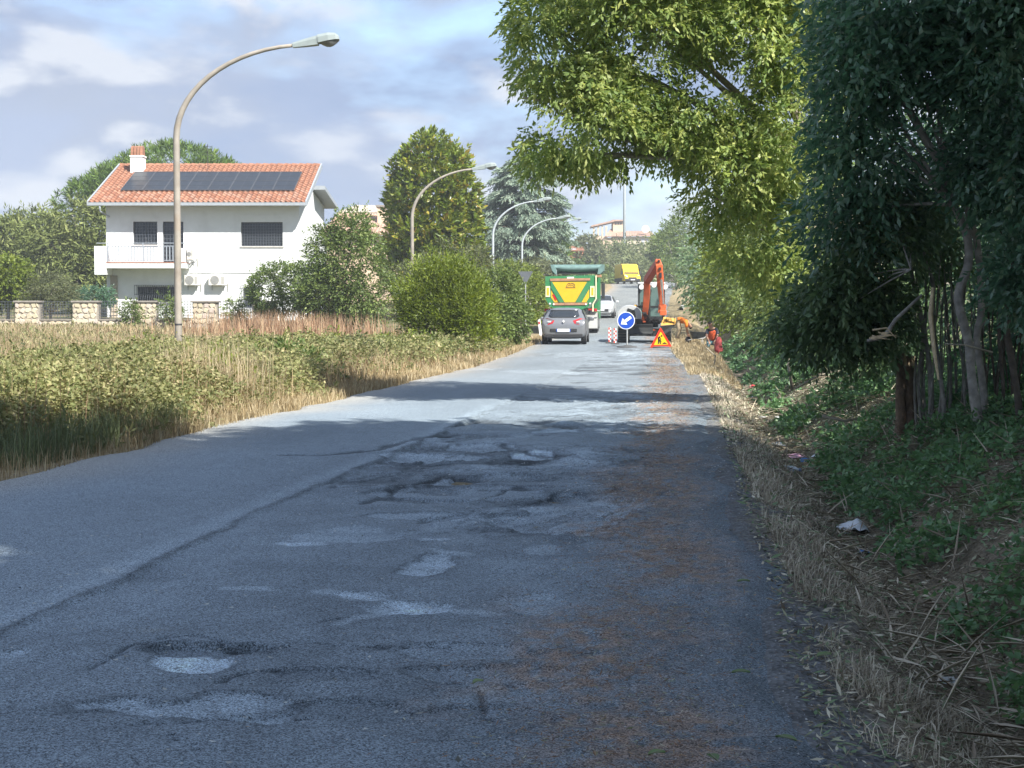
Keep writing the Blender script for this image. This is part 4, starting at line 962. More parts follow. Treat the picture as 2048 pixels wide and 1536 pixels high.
# ------------------------------------------------------------------ excavator
m_ex = M('orange excavator paint', (.58, .115, .035), .45, .12, 5, dirt=(.42, .13, .07))
m_exred = M('faded red paint', (.45, .10, .06), .5, .15, 6, dirt=(.32, .11, .08))
m_exg = M('pale grey engine cover', (.46, .47, .46), .45, .1, 4)
m_exb = M('dark excavator steel', (.022, .025, .025), .55, .2, 8, dirt=(.05, .047, .04))
m_rubber = M('rubber track with dust', (.16, .14, .11), .9, .3, 8)
m_cabglass = glass_mat('greenish cab glass', (.10, .16, .14), .1)
m_bucket = M('ochre bucket steel', (.62, .33, .06), .6, .15, 5)
m_chrome = M('polished rod', (.65, .65, .64), .2, .05, metal=.8)
m_amber = M('amber beacon', (.75, .33, .02), .3, .1, 20)
XD = 60.5; p = road_pt(1288, XD); XZ = p.z
ex = thing('excavator', 'orange mini excavator with cab, boom folded up and ochre bucket, working on the right lane', 'excavator', p, 0)
kx = XD/3000
def xx(zx): return (1210+zx/7.68-1288)*kx
def xz(zy): return (634-(510+zy/7.68))*kx + EYE - XZ
def stad(y0, y1, h, n=7):
    r = h/2; return [(y1-r+r*math.cos(a), r+r*math.sin(a)) for a in np.linspace(-math.pi/2, math.pi/2, n)] + [(y0+r+r*math.cos(a), r+r*math.sin(a)) for a in np.linspace(math.pi/2, 1.5*math.pi, n)]
tw0, tw1 = xx(203), xx(352)
for a, b in ((tw0, tw1), (-tw1+.05, -tw0+.05)):
    t_ = MB().prism(stad(-.35, 2.1, .62), a, b, 'x').build('track', m_rubber, ex)
    lug = MB()
    for k in range(5): lug.box((a-.0, -.40, .06+.11*k), (b, -.352 + .03*abs(k-2), .12+.11*k))
    for k in range(16): lug.box((a, -.2+.14*k, .622), (b, -.13+.14*k, .65))
    lug.build('track_lug', m_exb, t_)
MB().box((tw1+.05, .3, .25), (-tw1-.0, 1.5, .55)).build('undercarriage', m_exb, ex)
bl = MB(); rows = []
for z, y in ((.36, -.86), (.44, -.80), (.60, -.78), (.72, -.83)): rows.append([(x, y+.02*abs(x), z) for x in (xx(355), 0, xx(745))])
bl.grid(rows); bl.build('dozer_blade', m_exb, ex, solid=.05)
MB().box((xx(430), -.82, .30), (xx(470), .4, .42)).box((xx(675), -.82, .30), (xx(715), .4, .42)).build('blade_arm', m_exb, ex)
MB().lathe([(.55, 0), (.55, .2)], (0, .85, .60), 'z', 20).build('turntable', m_exb, ex)
MB().prism([(xx(380), .1), (xx(930), .1), (xx(930), 1.9), (xx(700), 2.2), (xx(280), 2.0), (xx(240), .8)], .78, .95, 'z').build('deck', m_exb, ex, bevel=.03)
# engine cover: rounded, pale grey above a dark red skirt
ec = MB(); rows = []
for i in range(9):
    a = math.pi*i/8; rows.append([(xx(372)-.48*math.cos(a)*(1 if a < 1.6 else 1.02), y, .93 + (.62 - .10*abs(y-1.0))*max(.0, math.sin(a))**.55) for y in (.25, .6, 1.1, 1.7)])
ec.grid(rows); n = 4; ec.add([r[0] for r in rows], [tuple(range(9))]); ec.add([r[3] for r in rows], [tuple(range(9))[::-1]])
ec.build('engine_cover', m_exg, ex)
MB().box((xx(240), .24, .66), (xx(480), 1.7, .93)).build('skirt', m_exred, ex, bevel=.04)
MB().add([(xx(300), .215, 1.0), (xx(470), .215, 1.0), (xx(455), .215, 1.28), (xx(345), .215, 1.38)], [(0, 1, 2, 3)]).build('cover_grille', m_exb, ex, solid=.02)
# cab
cx0, cx1, cz0, cz1 = xx(497), xx(905), .95, xz(452)
cb = bpy.data.objects.new('cab', None); C.objects.link(cb); cb.parent = ex
fr = MB()
for x in (cx0, cx1-.08):
    for y in (.45, 1.75): fr.box((x, y, cz0), (x+.08, y+.08, cz1))
fr.box((cx0, .45, cz0), (cx1, .53, cz0+.1)).box((cx0, .45, xz(805)), (cx1, .50, xz(800)+.05)).build('frame', m_exb, cb)
MB().box((cx0-.03, .38, cz1), (cx1+.03, 1.88, cz1+.10)).build('roof', m_exg, cb, bevel=.04)
MB().box((cx0+.08, .47, cz0+.1), (cx1-.08, .48, cz1)).build('front_glass', m_cabglass, cb)
MB().box((cx0+.01, .53, cz0+.1), (cx0+.02, 1.75, cz1)).box((cx1-.02, .53, cz0+.1), (cx1-.01, 1.75, cz1)).build('side_glass', m_cabglass, cb)
MB().box((cx0, .53, cz0), (cx1, 1.8, cz0+.25)).build('lower_panel', m_exb, cb)
MB().prism([(.9, 1.2), (1.4, 1.2), (1.5, 2.0), (1.35, 2.05), (1.25, 1.4), (.9, 1.35)], xx(720), xx(800), 'x').build('seat', m_black, cb)
for zx, zy, yy in ((552, 490, .34), (745, 462, .2), (918, 490, .34)): MB().lathe([(.10, 0), (.11, .05), (.06, .12)], (xx(zx), yy, xz(zy)), 'y', 14).build('work_light', m_lens, ex)
MB().lathe([(.06, 0), (.085, .02), (.085, .14), (.05, .19)], (xx(462), .6, xz(835)), 'z', 12).build('beacon', m_amber, ex)
MB().tube([(xx(462), .6, .95), (xx(462), .6, xz(835))], .02, 6).build('beacon_post', m_exb, ex)
def beam(mb, pts, ws, hs):
    """Box section running through pts; ws across (x), hs in the plane of the bend."""
    vs = []
    for i, p_ in enumerate(pts):
        p_ = Vector(p_); t_ = (Vector(pts[min(i+1, len(pts)-1)])-Vector(pts[max(i-1, 0)])).normalized(); sx_ = Vector((1, 0, 0)); sx_ = (sx_-t_*sx_.dot(t_)).normalized(); u_ = t_.cross(sx_)
        for a, b in ((-1, -1), (1, -1), (1, 1), (-1, 1)): vs.append(p_ + sx_*a*ws[i]/2 + u_*b*hs[i]/2)
    k = len(pts); return mb.add(vs, [(i*4+j, i*4+(j+1) % 4, i*4+4+(j+1) % 4, i*4+4+j) for i in range(k-1) for j in range(4)] + [(3, 2, 1, 0), tuple(range(4*k-4, 4*k))])
def xp(zx, zy, y): return (xx(zx), y, xz(zy))
lo = MB(); beam(lo, [xp(600, 985, -.15), xp(628, 780, -.42), xp(645, 600, -.62), xp(648, 380, -.95)], [.20, .24, .26, .24], [.28, .34, .36, .32]); lo.build('boom_lower', m_ex, ex, bevel=.02)
up = MB(); beam(up, [xp(648, 400, -.95), xp(720, 300, -1.3), xp(800, 180, -1.75), xp(825, 130, -1.9)], [.24, .24, .22, .2], [.34, .34, .30, .26]); up.build('boom_upper', m_exred, ex, bevel=.02)
ar = MB(); beam(ar, [xp(815, 105, -1.95), xp(840, 190, -1.99), xp(855, 380, -1.95), xp(868, 620, -1.85), xp(885, 790, -1.75)], [.18, .26, .27, .22, .18], [.16, .32, .32, .26, .2]); aro = ar.build('dipper_arm', m_ex, ex, bevel=.02)
for zx, zy, hh in ((834, 128, .09), (853, 240, .10), (862, 335, .2)): MB().obox((xx(zx), -2.165 if zy > 200 else -2.13, xz(zy)), (.09, .06, hh)).build('arm_slot', m_black, aro)
MB().tube([xp(872, 400, -2.2), xp(888, 560, -2.12)], .05, 10).build('cylinder', m_chrome, ex); MB().tube([xp(888, 560, -2.12), xp(905, 760, -2.0)], .03, 8).build('rod', m_chrome, ex)
MB().tube([xp(672, 560, -.2), xp(672, 1040, .0)], .065, 10).build('cylinder', m_exb, ex); MB().tube([xp(675, 560, -.2), xp(700, 460, -.6)], .035, 8).build('rod', m_chrome, ex)
lk = MB(); lk.obox((xx(885), -1.75, xz(830)), (.30, .22, .34), (0, .1, 0)); lk.obox((xx(900), -1.8, xz(890)), (.26, .2, .2)); lk.build('bucket_linkage', m_ex, ex, bevel=.02)
kg = MB(); kg.obox((xx(605), -.2, xz(960)), (.13, .2, .4)); kg.build('boom_foot', m_ex, ex, bevel=.02)
# ditching bucket: curved shell, dark cutting edge, ribs
bk = bpy.data.objects.new('bucket', None); C.objects.link(bk); bk.parent = ex
MB().add([xp(862, 1080, -1.85), xp(905, 950, -1.55), xp(1085, 975, -1.3), xp(1078, 1062, -1.6), xp(862, 1080, -1.3), xp(905, 950, -1.05), xp(1085, 975, -.8), xp(1078, 1062, -.9)],
         [(0, 1, 2, 3), (7, 6, 5, 4), (0, 4, 5, 1), (1, 5, 6, 2), (2, 6, 7, 3), (3, 7, 4, 0)]).build('shell', m_bucket, bk, bevel=.015)
MB().add([xp(858, 1088, -1.87), xp(1075, 1068, -1.62), xp(1010, 1150, -1.7), xp(930, 1205, -1.75), xp(880, 1180, -1.78), xp(858, 1088, -1.2), xp(1075, 1068, -.9), xp(1010, 1150, -1.1), xp(930, 1205, -1.2), xp(880, 1180, -1.2)],
         [(0, 1, 2, 3, 4), (9, 8, 7, 6, 5)] + [(i, 5+i, 5+(i+1) % 5, (i+1) % 5) for i in range(5)]).build('lower_shell', m_exb, bk)
rb = MB()
for zx in (955, 1015, 1065): rb.obox((xx(zx), -1.60, xz(1010)), (.02, .12, .42), (.55, 0, 0))
rb.build('rib', m_exb, bk)
hs_ = MB()
for k in range(4): hs_.tube([xp(560+20*k, 730, .1), xp(545+25*k, 800, -.3), xp(590+14*k, 900, -.5), xp(640+30*k, 1050, -.2), xp(700+25*k, 1010, -.35), xp(770+18*k, 960, -.3), xp(820+6*k, 1060, -.2)], .022, 6)
hs_.build('hydraulic_hose', m_black, ex, smooth=True)
MB().box((xx(680), -.3, xz(1160)), (xx(730), -.1, xz(1085))).box((xx(730), -.28, xz(1160)), (xx(770), -.1, xz(1140))).build('foot_pedal', m_ex, ex)
# ================================================================== road-works signs, markers
m_sblue = M('blue sign face', (.012, .065, .40), .35, .03, 3); m_swhite = M('white sign face', (.82, .82, .82), .4, .02); m_sred = M('red sign face', (.72, .04, .012), .4, .04)
m_syel = M('yellow sign face', (.85, .50, .01), .4, .03); m_sblack = M('black sign print', (.012, .012, .012), .5, .05); m_sback = M('sign back', (.10, .11, .12), .6, .08, 5)
m_rubbase = M('rubber sign foot', (.085, .085, .085), .9, .2, 10)
def disc(r, n=36): return [(r*math.cos(2*math.pi*i/n), r*math.sin(2*math.pi*i/n)) for i in range(n)]
def face(poly, x, z, y, th, name, mat, parent, rot=0): 
    c, s = math.cos(rot), math.sin(rot)
    return MB().prism([(x+c*a-s*b, z+s*a+c*b) for a, b in poly], y-th, y, 'y').build(name, mat, parent)
SD = 55.0; p = road_pt(1252, SD); sg = thing('direction_sign', 'round blue sign with white arrow pointing down left, on a post with rubber foot', 'road sign', p, YAW*.6)
zc = (634-641)*SD/3000 + EYE - p.z
MB().tube([(0.04, .03, .02), (0.04, .03, zc+.25)], .028, 8).build('post', m_galv, sg)
pl_ = face(disc(.32), 0, zc, 0, .012, 'plate', m_swhite, sg); face(disc(.295), 0, zc, -.0125, .003, 'blue_disc', m_sblue, pl_)
face([(-.235, 0), (-.05, .15), (-.05, .052), (.22, .052), (.22, -.052), (-.05, -.052), (-.05, -.15)], 0, zc, -.016, .003, 'arrow', m_swhite, pl_, R(36))
MB().lathe([(.38, 0), (.36, .04), (.12, .07), (.05, .10)], (0.04, .03, .0), 'z', 20).build('foot', m_rubbase, sg)
SD2 = 54.5; p = road_pt(1322, SD2); st = thing('roadworks_sign', 'red-edged yellow triangle road-works sign with a digging man, on a low stand', 'road sign', p, YAW*.6)
zb = (634-695)*SD2/3000 + EYE - p.z; hgt = 41*SD2/3000; hb = 22*SD2/3000
def tri(k, n=6):
    """Equilateral-like triangle with rounded corners, scaled about its middle by k."""
    cs = [(-hb, 0), (hb, .03), (-.02, hgt)]; cx_, cz_ = 0, hgt*.36; pts = []
    for i in range(3):
        a = Vector(cs[i]); b = Vector(cs[(i+1) % 3]); d_ = Vector(cs[(i-1) % 3]); p0, p1 = a.lerp(d_, .07), a.lerp(b, .07)
        for j in range(n): t_ = j/(n-1); q_ = p0.lerp(a, t_).lerp(a.lerp(p1, t_), t_); pts.append((cx_+(q_.x-cx_)*k, cz_+(q_.y-cz_)*k))
    return pts
pl_ = face(tri(1), 0, zb, 0, .012, 'plate', m_sred, st); face(tri(.66), 0, zb, -.0125, .003, 'yellow_field', m_syel, pl_)
def stroke(pts, w_, nm='digging_man'):
    m_ = MB()
    for (a, b), (c, d_) in zip(pts[:-1], pts[1:]):
        l = math.hypot(c-a, d_-b); nx_, nz_ = -(d_-b)/l*w_/2, (c-a)/l*w_/2
        m_.prism([(a+nx_, zb+b+nz_), (a-nx_, zb+b-nz_), (c-nx_, zb+d_-nz_), (c+nx_, zb+d_+nz_)], -.0195, -.016, 'y')
    return m_
fm = MB()
for pts, w_ in (([(-.10, .13), (-.09, .26), (-.10, .36)], .045), ([(-.02, .13), (-.045, .25), (-.10, .34)], .045), ([(-.115, .33), (-.03, .40)], .06), ([(-.06, .37), (-.005, .30), (-.03, .22)], .03), ([(-.10, .30), (.03, .20)], .018)):
    s_ = stroke(pts, w_); fm.add(s_.v, s_.f)
fm.prism([(.02+.035*math.cos(a), zb+.425+.035*math.sin(a)) for a in np.linspace(0, 6.28, 12, endpoint=False)], -.0195, -.016, 'y')
fm.prism([(.03, zb+.13), (.23, zb+.135), (.18, zb+.17), (.12, zb+.20), (.07, zb+.165)], -.0195, -.016, 'y'); fm.build('digging_man', m_sblack, pl_)
MB().tube([(-.16, .02, zb+.03), (-.2, .12, .02)], .016, 6).tube([(.16, .02, zb+.03), (.2, .12, .02)], .016, 6).tube([(0, .01, zb+.4), (.0, .5, .02)], .016, 6).build('stand', m_galv, st)
MB().lathe([(.36, 0), (.34, .05), (.10, .07)], (0, .15, 0), 'z', 20).build('foot', m_rubbase, st)
def marker(px, depth, label):
    p = road_pt(px, depth); t = thing('striped_marker', label, 'traffic marker', p, R(6), 'red and white markers by the excavator')
    n = 7
    b_ = MB().box((-.05, -.02, .06), (.05, .02, .62)).build('panel', m_swhite, t)
    for k in range(n):
        for j in range(2):
            if (k+j) % 2: continue
            MB().box((-.05+.05*j, -.024, .06+k*.56/n), (.0+.05*j, -.0205, .06+(k+1)*.56/n)).build('red_field', m_sred, b_)
    MB().box((-.16, -.11, 0), (.16, .11, .06)).build('foot', m_rubbase, t, bevel=.015)
marker(1219.5, 59.5, 'red and white chequered marker on the left, shorter of the two by the excavator track'); marker(1230, 58.4, 'red and white chequered marker next to the excavator track, behind the blue sign')
def tri_back(px, py, depth, size, pole_top, label, base_px=None, rz=YAW):
    c = W(px, py, depth); z0 = float(terrain(c.x, c.y)); t = thing('warning_sign', label, 'road sign', (c.x, c.y, z0), rz); h = c.z-z0
    face([(-size/2, size*.44), (size/2, size*.44), (0, -size*.44)], 0, h, 0, .02, 'plate', m_sback, t)
    MB().tube([(0, .05, -.3), (0, .05, pole_top+h)], .03, 8).build('post', m_galv, t); MB().box((-.05, .0, h+.1), (.05, .08, h+.16)).build('clamp', m_darkmetal, t)
tri_back(1051, 556, 80, .80, .3, 'grey back of an inverted triangular sign beside the pale lamp post', rz=YAW)
tri_back(1385, 566, 100, .60, .2, 'small triangular sign seen from behind among the leaves right of the road', rz=YAW-.9)
p = W(1083, 645, 66); z0 = float(terrain(p.x, p.y)); t = thing('marker_post', 'white leaning roadside marker post left of the grey car', 'post', (p.x, p.y, z0), 0)
MB().add([(-.06, -.03, -.1), (.06, -.03, -.1), (.06, .03, -.1), (-.06, .03, -.1), (-.16, -.03, .8), (-.06, -.03, .86), (-.06, .03, .86), (-.16, .03, .8)], [(0, 3, 2, 1), (4, 5, 6, 7), (0, 1, 5, 4), (1, 2, 6, 5), (2, 3, 7, 6), (3, 0, 4, 7)]).build('post', m_swhite, t)
MB().obox((-.10, -.033, .68), (.07, .006, .12), (0, -.12, 0)).build('reflector', m_red, t)

# ================================================================== workers
m_skin = M('skin', (.42, .24, .16), .6, .08, 8); m_orange_cloth = M('orange work shirt', (.72, .19, .02), .85, .12, 8, bump=.4, bscale=20); m_khaki = M('khaki trousers', (.40, .32, .21), .9, .12, 8, bump=.4, bscale=20)
m_vest = M('orange safety vest', (.78, .13, .04), .8, .08, 8, bump=.3, bscale=20); m_jeans = M('teal work trousers', (.10, .20, .22), .9, .15, 8, bump=.4, bscale=20); m_hair = M('black hair', (.015, .012, .01), .7, .2, 30)
m_navy = M('navy work shirt', (.03, .035, .05), .9, .1, 8); m_boot = M('dark work boot', (.03, .027, .025), .8, .15, 10); m_tape = M('silver reflective tape', (.62, .62, .60), .5, .05)
def skin_mesh(name, pts, edges, radii, root, mat, parent):
    me = bpy.data.meshes.new(name); me.from_pydata([tuple(p_) for p_ in pts], edges, []); me.materials.append(mat)
    o = bpy.data.objects.new(name, me); C.objects.link(o); o.parent = parent
    md = o.modifiers.new('skin', 'SKIN'); md.use_smooth_shade = True
    for i, v in enumerate(me.skin_vertices[0].data): v.radius = (radii[i], radii[i]); v.use_root = (i == root)
    sb = o.modifiers.new('smooth', 'SUBSURF'); sb.levels = 1; sb.render_levels = 1
    return o
def person(label, loc, J, cloth_top, cloth_leg, hair=m_hair, vest_only=False):
    """J: joint name -> local point. The body is one skinned surface; clothes, boots and hair are its children."""
    t = thing('person', label, 'person', loc, 0); V = {k: Vector(v) for k, v in J.items()}
    names = ['pelvis', 'belly', 'chest', 'neck', 'head', 'crown', 'shL', 'elL', 'wrL', 'shR', 'elR', 'wrR', 'hipL', 'knL', 'anL', 'toL', 'hipR', 'knR', 'anR', 'toR']
    rad = [.13, .125, .14, .055, .085, .07, .065, .045, .033, .065, .045, .033, .095, .062, .045, .035, .095, .062, .045, .035]
    ix = {n_: i for i, n_ in enumerate(names)}; pts = [V[n_] for n_ in names]; E = [('pelvis', 'belly'), ('belly', 'chest'), ('chest', 'neck'), ('neck', 'head'), ('head', 'crown'), ('chest', 'shL'), ('shL', 'elL'), ('elL', 'wrL'), ('chest', 'shR'), ('shR', 'elR'), ('elR', 'wrR'), ('pelvis', 'hipL'), ('hipL', 'knL'), ('knL', 'anL'), ('anL', 'toL'), ('pelvis', 'hipR'), ('hipR', 'knR'), ('knR', 'anR'), ('anR', 'toR')]
    edges = [(ix[a], ix[b]) for a, b in E]
    for sd_ in ('L', 'R'):        # palm, four fingers and thumb
        wr, el = V['wr'+sd_], V['el'+sd_]; d_ = (wr-el).normalized(); s_ = d_.orthogonal().normalized(); b_ = d_.cross(s_)
        pm_ = len(pts); pts.append(wr+d_*.07); rad.append(.034); edges.append((ix['wr'+sd_], pm_))
        for k, (o_, l_) in enumerate(((-.03, .075), (-.01, .085), (.01, .08), (.03, .065))):
            i0 = len(pts); pts += [wr+d_*.10+s_*o_, wr+d_*(.10+l_*.6)+s_*o_*1.2+b_*.01, wr+d_*(.10+l_)+s_*o_*1.2+b_*.035]; rad += [.011, .009, .008]; edges += [(pm_, i0), (i0, i0+1), (i0+1, i0+2)]
        i0 = len(pts); pts += [wr+d_*.05-s_*.045+b_*.015, wr+d_*.09-s_*.06+b_*.03]; rad += [.011, .009]; edges += [(pm_, i0), (i0, i0+1)]
    body = skin_mesh('body', pts, edges, rad, 0, m_skin, t)
    def cloth(nm, chain, rr_, mat, ed=None):
        P_ = [V[c] if isinstance(c, str) else c for c in chain]; return skin_mesh(nm, P_, ed or [(i, i+1) for i in range(len(P_)-1)], rr_, 0, mat, body)
    ub = V['chest'].lerp(V['neck'], .45)
    if vest_only: cloth('safety_vest', ['pelvis', 'belly', 'chest', ub], [.18, .185, .205, .135], cloth_top)
    if True:
        P_ = [V['pelvis'], V['belly'], V['chest'], ub, V['shL'], V['shL'].lerp(V['elL'], .85), V['shR'], V['shR'].lerp(V['elR'], .85)]
        cloth('work_shirt', P_, [.17, .165, .185, .11, .09, .075, .09, .075], m_navy if vest_only else cloth_top, [(0, 1), (1, 2), (2, 3), (2, 4), (4, 5), (2, 6), (6, 7)])
    cloth('trousers', [V['belly'].lerp(V['pelvis'], .8), V['hipL'], V['knL'], V['knL'].lerp(V['anL'], .9), V['hipR'], V['knR'], V['knR'].lerp(V['anR'], .9)], [.15, .115, .085, .065, .115, .085, .065], cloth_leg, [(0, 1), (1, 2), (2, 3), (0, 4), (4, 5), (5, 6)])
    for sd_ in ('L', 'R'): cloth('boot', [V['an'+sd_]+Vector((0, 0, .06)), V['an'+sd_]+Vector((0, 0, -.015)), V['to'+sd_]], [.06, .06, .045], m_boot)
    hd = (V['crown']-V['head']); cloth('hair', [V['head']+hd*.35, V['crown']+hd.normalized()*.02], [.098, .085], hair)
    f = (V['face']-V['head']).normalized(); sd2 = f.cross(hd.normalized()).normalized(); ctr = V['head'].lerp(V['crown'], .4)
    for s in (-1, 1):
        MB().lathe([(.005, -.012), (.012, -.008), (.014, 0), (.012, .008), (.005, .012)], tuple(ctr+f*.088+sd2*s*.032), 'z', 8).build('eye', m_sblack, body); MB().obox(tuple(ctr+sd2*s*.088-hd.normalized()*.02), (.02, .04, .06)).build('ear', m_skin, body, bevel=.008)
    MB().obox(tuple(ctr+f*.10-hd.normalized()*.035), (.025, .03, .045)).build('nose', m_skin, body, bevel=.008); MB().obox(tuple(ctr+f*.088-hd.normalized()*.075), (.05, .012, .012)).build('mouth', m_red, body)
    return t
# one bends over towards the ditch, seen from the side
p = W(1355, 634, 64); z0 = float(terrain(p.x, p.y))
J = dict(pelvis=(-.02, 0, .80), belly=(.10, -.02, .86), chest=(.32, -.04, .80), neck=(.47, -.05, .70), head=(.52, -.06, .60), crown=(.58, -.06, .47), face=(.40, -.06, .55),
         shL=(.36, .16, .74), elL=(.38, .18, .46), wrL=(.42, .12, .24), shR=(.36, -.22, .74), elR=(.40, -.24, .46), wrR=(.46, -.16, .24),
         hipL=(-.02, .10, .74), knL=(.10, .13, .42), anL=(-.02, .14, .08), toL=(.14, .15, .045), hipR=(-.02, -.10, .74), knR=(.06, -.14, .42), anR=(-.06, -.15, .08), toR=(.10, -.16, .045))
person('person in orange work shirt and khaki trousers bending over beside the excavator bucket', (p.x, p.y, z0), J, m_orange_cloth, m_khaki)
# one stoops down in the ditch
p = W(1424, 634, 58); z0 = float(terrain(p.x, p.y))
zt = 1.0 - z0
J = dict(pelvis=(.02, .10, zt-.62), belly=(.02, .05, zt-.45), chest=(.0, -.05, zt-.24), neck=(-.05, -.14, zt-.08), head=(-.08, -.20, zt-.02), crown=(-.10, -.24, zt+.12), face=(-.16, -.30, zt-.04),
         shL=(-.17, -.05, zt-.20), elL=(-.22, -.22, zt-.42), wrL=(-.14, -.36, zt-.60), shR=(.17, -.03, zt-.20), elR=(.22, -.20, zt-.44), wrR=(.12, -.36, zt-.60),
         hipL=(-.10, .10, zt-.66), knL=(-.16, -.22, zt-.80), anL=(-.14, .02, .08), toL=(-.15, -.14, .045), hipR=(.13, .10, zt-.66), knR=(.18, -.20, zt-.80), anR=(.16, .05, .08), toR=(.17, -.11, .045))
person('person with black hair in orange safety vest stooping in the ditch', (p.x, p.y, z0), J, m_vest, m_jeans, vest_only=True)
# barrow and red bag in the ditch
p = W(1396, 634, 59); z0 = float(terrain(p.x, p.y)); wb = thing('wheelbarrow', 'dark wheelbarrow with pale bent handles standing at the ditch edge', 'wheelbarrow', (p.x, p.y, z0), R(10)); wb.scale = (.68, .68, .8)
MB().add([(-.30, -.25, .28), (.30, -.22, .28), (.30, .22, .28), (-.30, .25, .28), (-.42, -.34, .62), (.50, -.32, .58), (.50, .32, .58), (-.42, .34, .62)], [(0, 3, 2, 1), (0, 1, 5, 4), (1, 2, 6, 5), (2, 3, 7, 6), (3, 0, 4, 7)]).build('tub', m_exb, wb, solid=.02)
for s in (-1, 1): MB().tube([(-.62, s*.1, .2), (-.2, s*.2, .27), (.3, s*.24, .30), (.62, s*.27, .55), (.66, s*.27, .75)], .02, 8).build('handle', m_tape, wb); MB().tube([(.2, s*.22, .28), (.28, s*.24, .0)], .018, 6).build('leg', m_tape, wb)
MB().lathe([(.06, -.04), (.18, -.04), (.19, 0), (.18, .04), (.06, .04)], (-.58, 0, .19), 'y', 16).build('wheel', m_black, wb)
p = W(1437, 634, 56.5); z0 = float(terrain(p.x, p.y)); rbg = thing('sack', 'red sack standing in the ditch beside the stooping person', 'sack', (p.x, p.y, z0), 0)
rows = []
for i in range(9):
    z = .72*i/8; r_ = [.10, .15, .165, .16, .15, .14, .13, .10, .05][i]; rows.append([(r_*math.cos(a)*(1+.12*math.sin(3*a+i)), r_*.8*math.sin(a)*(1+.1*math.sin(2*a+i*2)), z) for a in np.linspace(0, 2*math.pi, 15)])
MB().grid(rows).build('sack_body', M('red woven sack', (.26, .045, .045), .9, .25, 10, bump=.6, bscale=30), rbg, smooth=True); MB().lathe([(.045, .0), (.05, .03), (.045, .06)], (0, 0, .65), 'z', 10).build('tie', m_tape, rbg)
# ================================================================== foliage materials
lf_walnut = leaf_mat('walnut leaf', [(0, (0.126, 0.205, 0.068)), (.5, (0.274, 0.356, 0.114)), (1, (0.549, 0.576, 0.213))], .5, .42, .4, .15)
lf_laurel = leaf_mat('dark glossy leaf', [(0, (.065, .135, .085)), (.55, (.11, .21, .125)), (.93, (.19, .29, .18)), (1, (.34, .24, .15))], .42, .27, .7, .2)
lf_thicket = leaf_mat('thicket leaf', [(0, (.075, .130, .060)), (.6, (.135, .215, .095)), (1, (.24, .30, .14))], .33, .42, .4, .25)
lf_magnolia = leaf_mat('magnolia leaf', [(0, (0.080, 0.134, 0.018)), (.5, (0.170, 0.228, 0.026)), (.86, (0.300, 0.283, 0.039)), (.93, (0.420, 0.268, 0.052)), (1, (0.500, 0.268, 0.078))], .2, .35, .5, .15)
lf_cedar = leaf_mat('blue cedar needle', [(0, (0.118, 0.169, 0.133)), (.6, (0.226, 0.293, 0.217)), (1, (0.360, 0.407, 0.303))], .15, .7, .2, .2)
lf_pine = leaf_mat('pine needle', [(0, (0.061, 0.114, 0.024)), (.6, (0.121, 0.194, 0.039)), (1, (0.199, 0.269, 0.052))], .2, .6, .2, .2)
lf_cypress = leaf_mat('olive cypress spray', [(0, (0.094, 0.123, 0.038)), (.6, (0.176, 0.208, 0.066)), (1, (0.274, 0.296, 0.111))], .15, .7, .2, .25)
lf_bush = leaf_mat('shrub leaf', [(0, (0.068, 0.107, 0.032)), (.6, (0.143, 0.200, 0.054)), (1, (0.250, 0.294, 0.098))], .3, .45, .35, .25)
lf_bright = leaf_mat('bright shrub leaf', [(0, (0.090, 0.135, 0.018)), (.6, (0.172, 0.224, 0.030)), (1, (0.269, 0.307, 0.067))], .35, .45, .35, .2)
lf_grey = leaf_mat('grey green leaf', [(0, (0.073, 0.090, 0.043)), (.6, (0.138, 0.156, 0.073)), (1, (0.225, 0.225, 0.112))], .3, .55, .3, .25)
lf_far = leaf_mat('far tree leaf', [(0, (0.117, 0.148, 0.070)), (.6, (0.195, 0.226, 0.101)), (1, (0.296, 0.312, 0.156))], .3, .6, .2, .25)
lf_bramble = leaf_mat('bramble leaf', [(0, (0.080, 0.100, 0.043)), (.4, (0.179, 0.200, 0.076)), (.7, (0.321, 0.306, 0.140)), (.88, (0.470, 0.412, 0.223)), (1, (0.642, 0.506, 0.290))], .35, .55, .3, .3, .9)
lf_dry = leaf_mat('dry grass', [(0, (0.231, 0.173, 0.090)), (.5, (0.396, 0.312, 0.179)), (1, (0.572, 0.497, 0.330))], .3, .75, .2, .25)
lf_reed = leaf_mat('reddish dry stems', [(0, (.26, .15, .09)), (.6, (.40, .27, .17)), (1, (.50, .38, .24))], .3, .75, .2, .2)
lf_ivy = leaf_mat('ground ivy leaf', [(0, (0.079, 0.158, 0.066)), (.6, (0.139, 0.264, 0.113)), (1, (0.251, 0.370, 0.158))], .3, .4, .45, .25)

# ================================================================== trees of the right-hand side
def P3(px, py, d): return tuple(W(px, py, d))
def ell(px, py, d, rpx, rpz, ry=None):
    c = W(px, py, d); r = rpx*d/3000; return (c.x, c.y, c.z, r, ry if ry else r, rpz*d/3000)
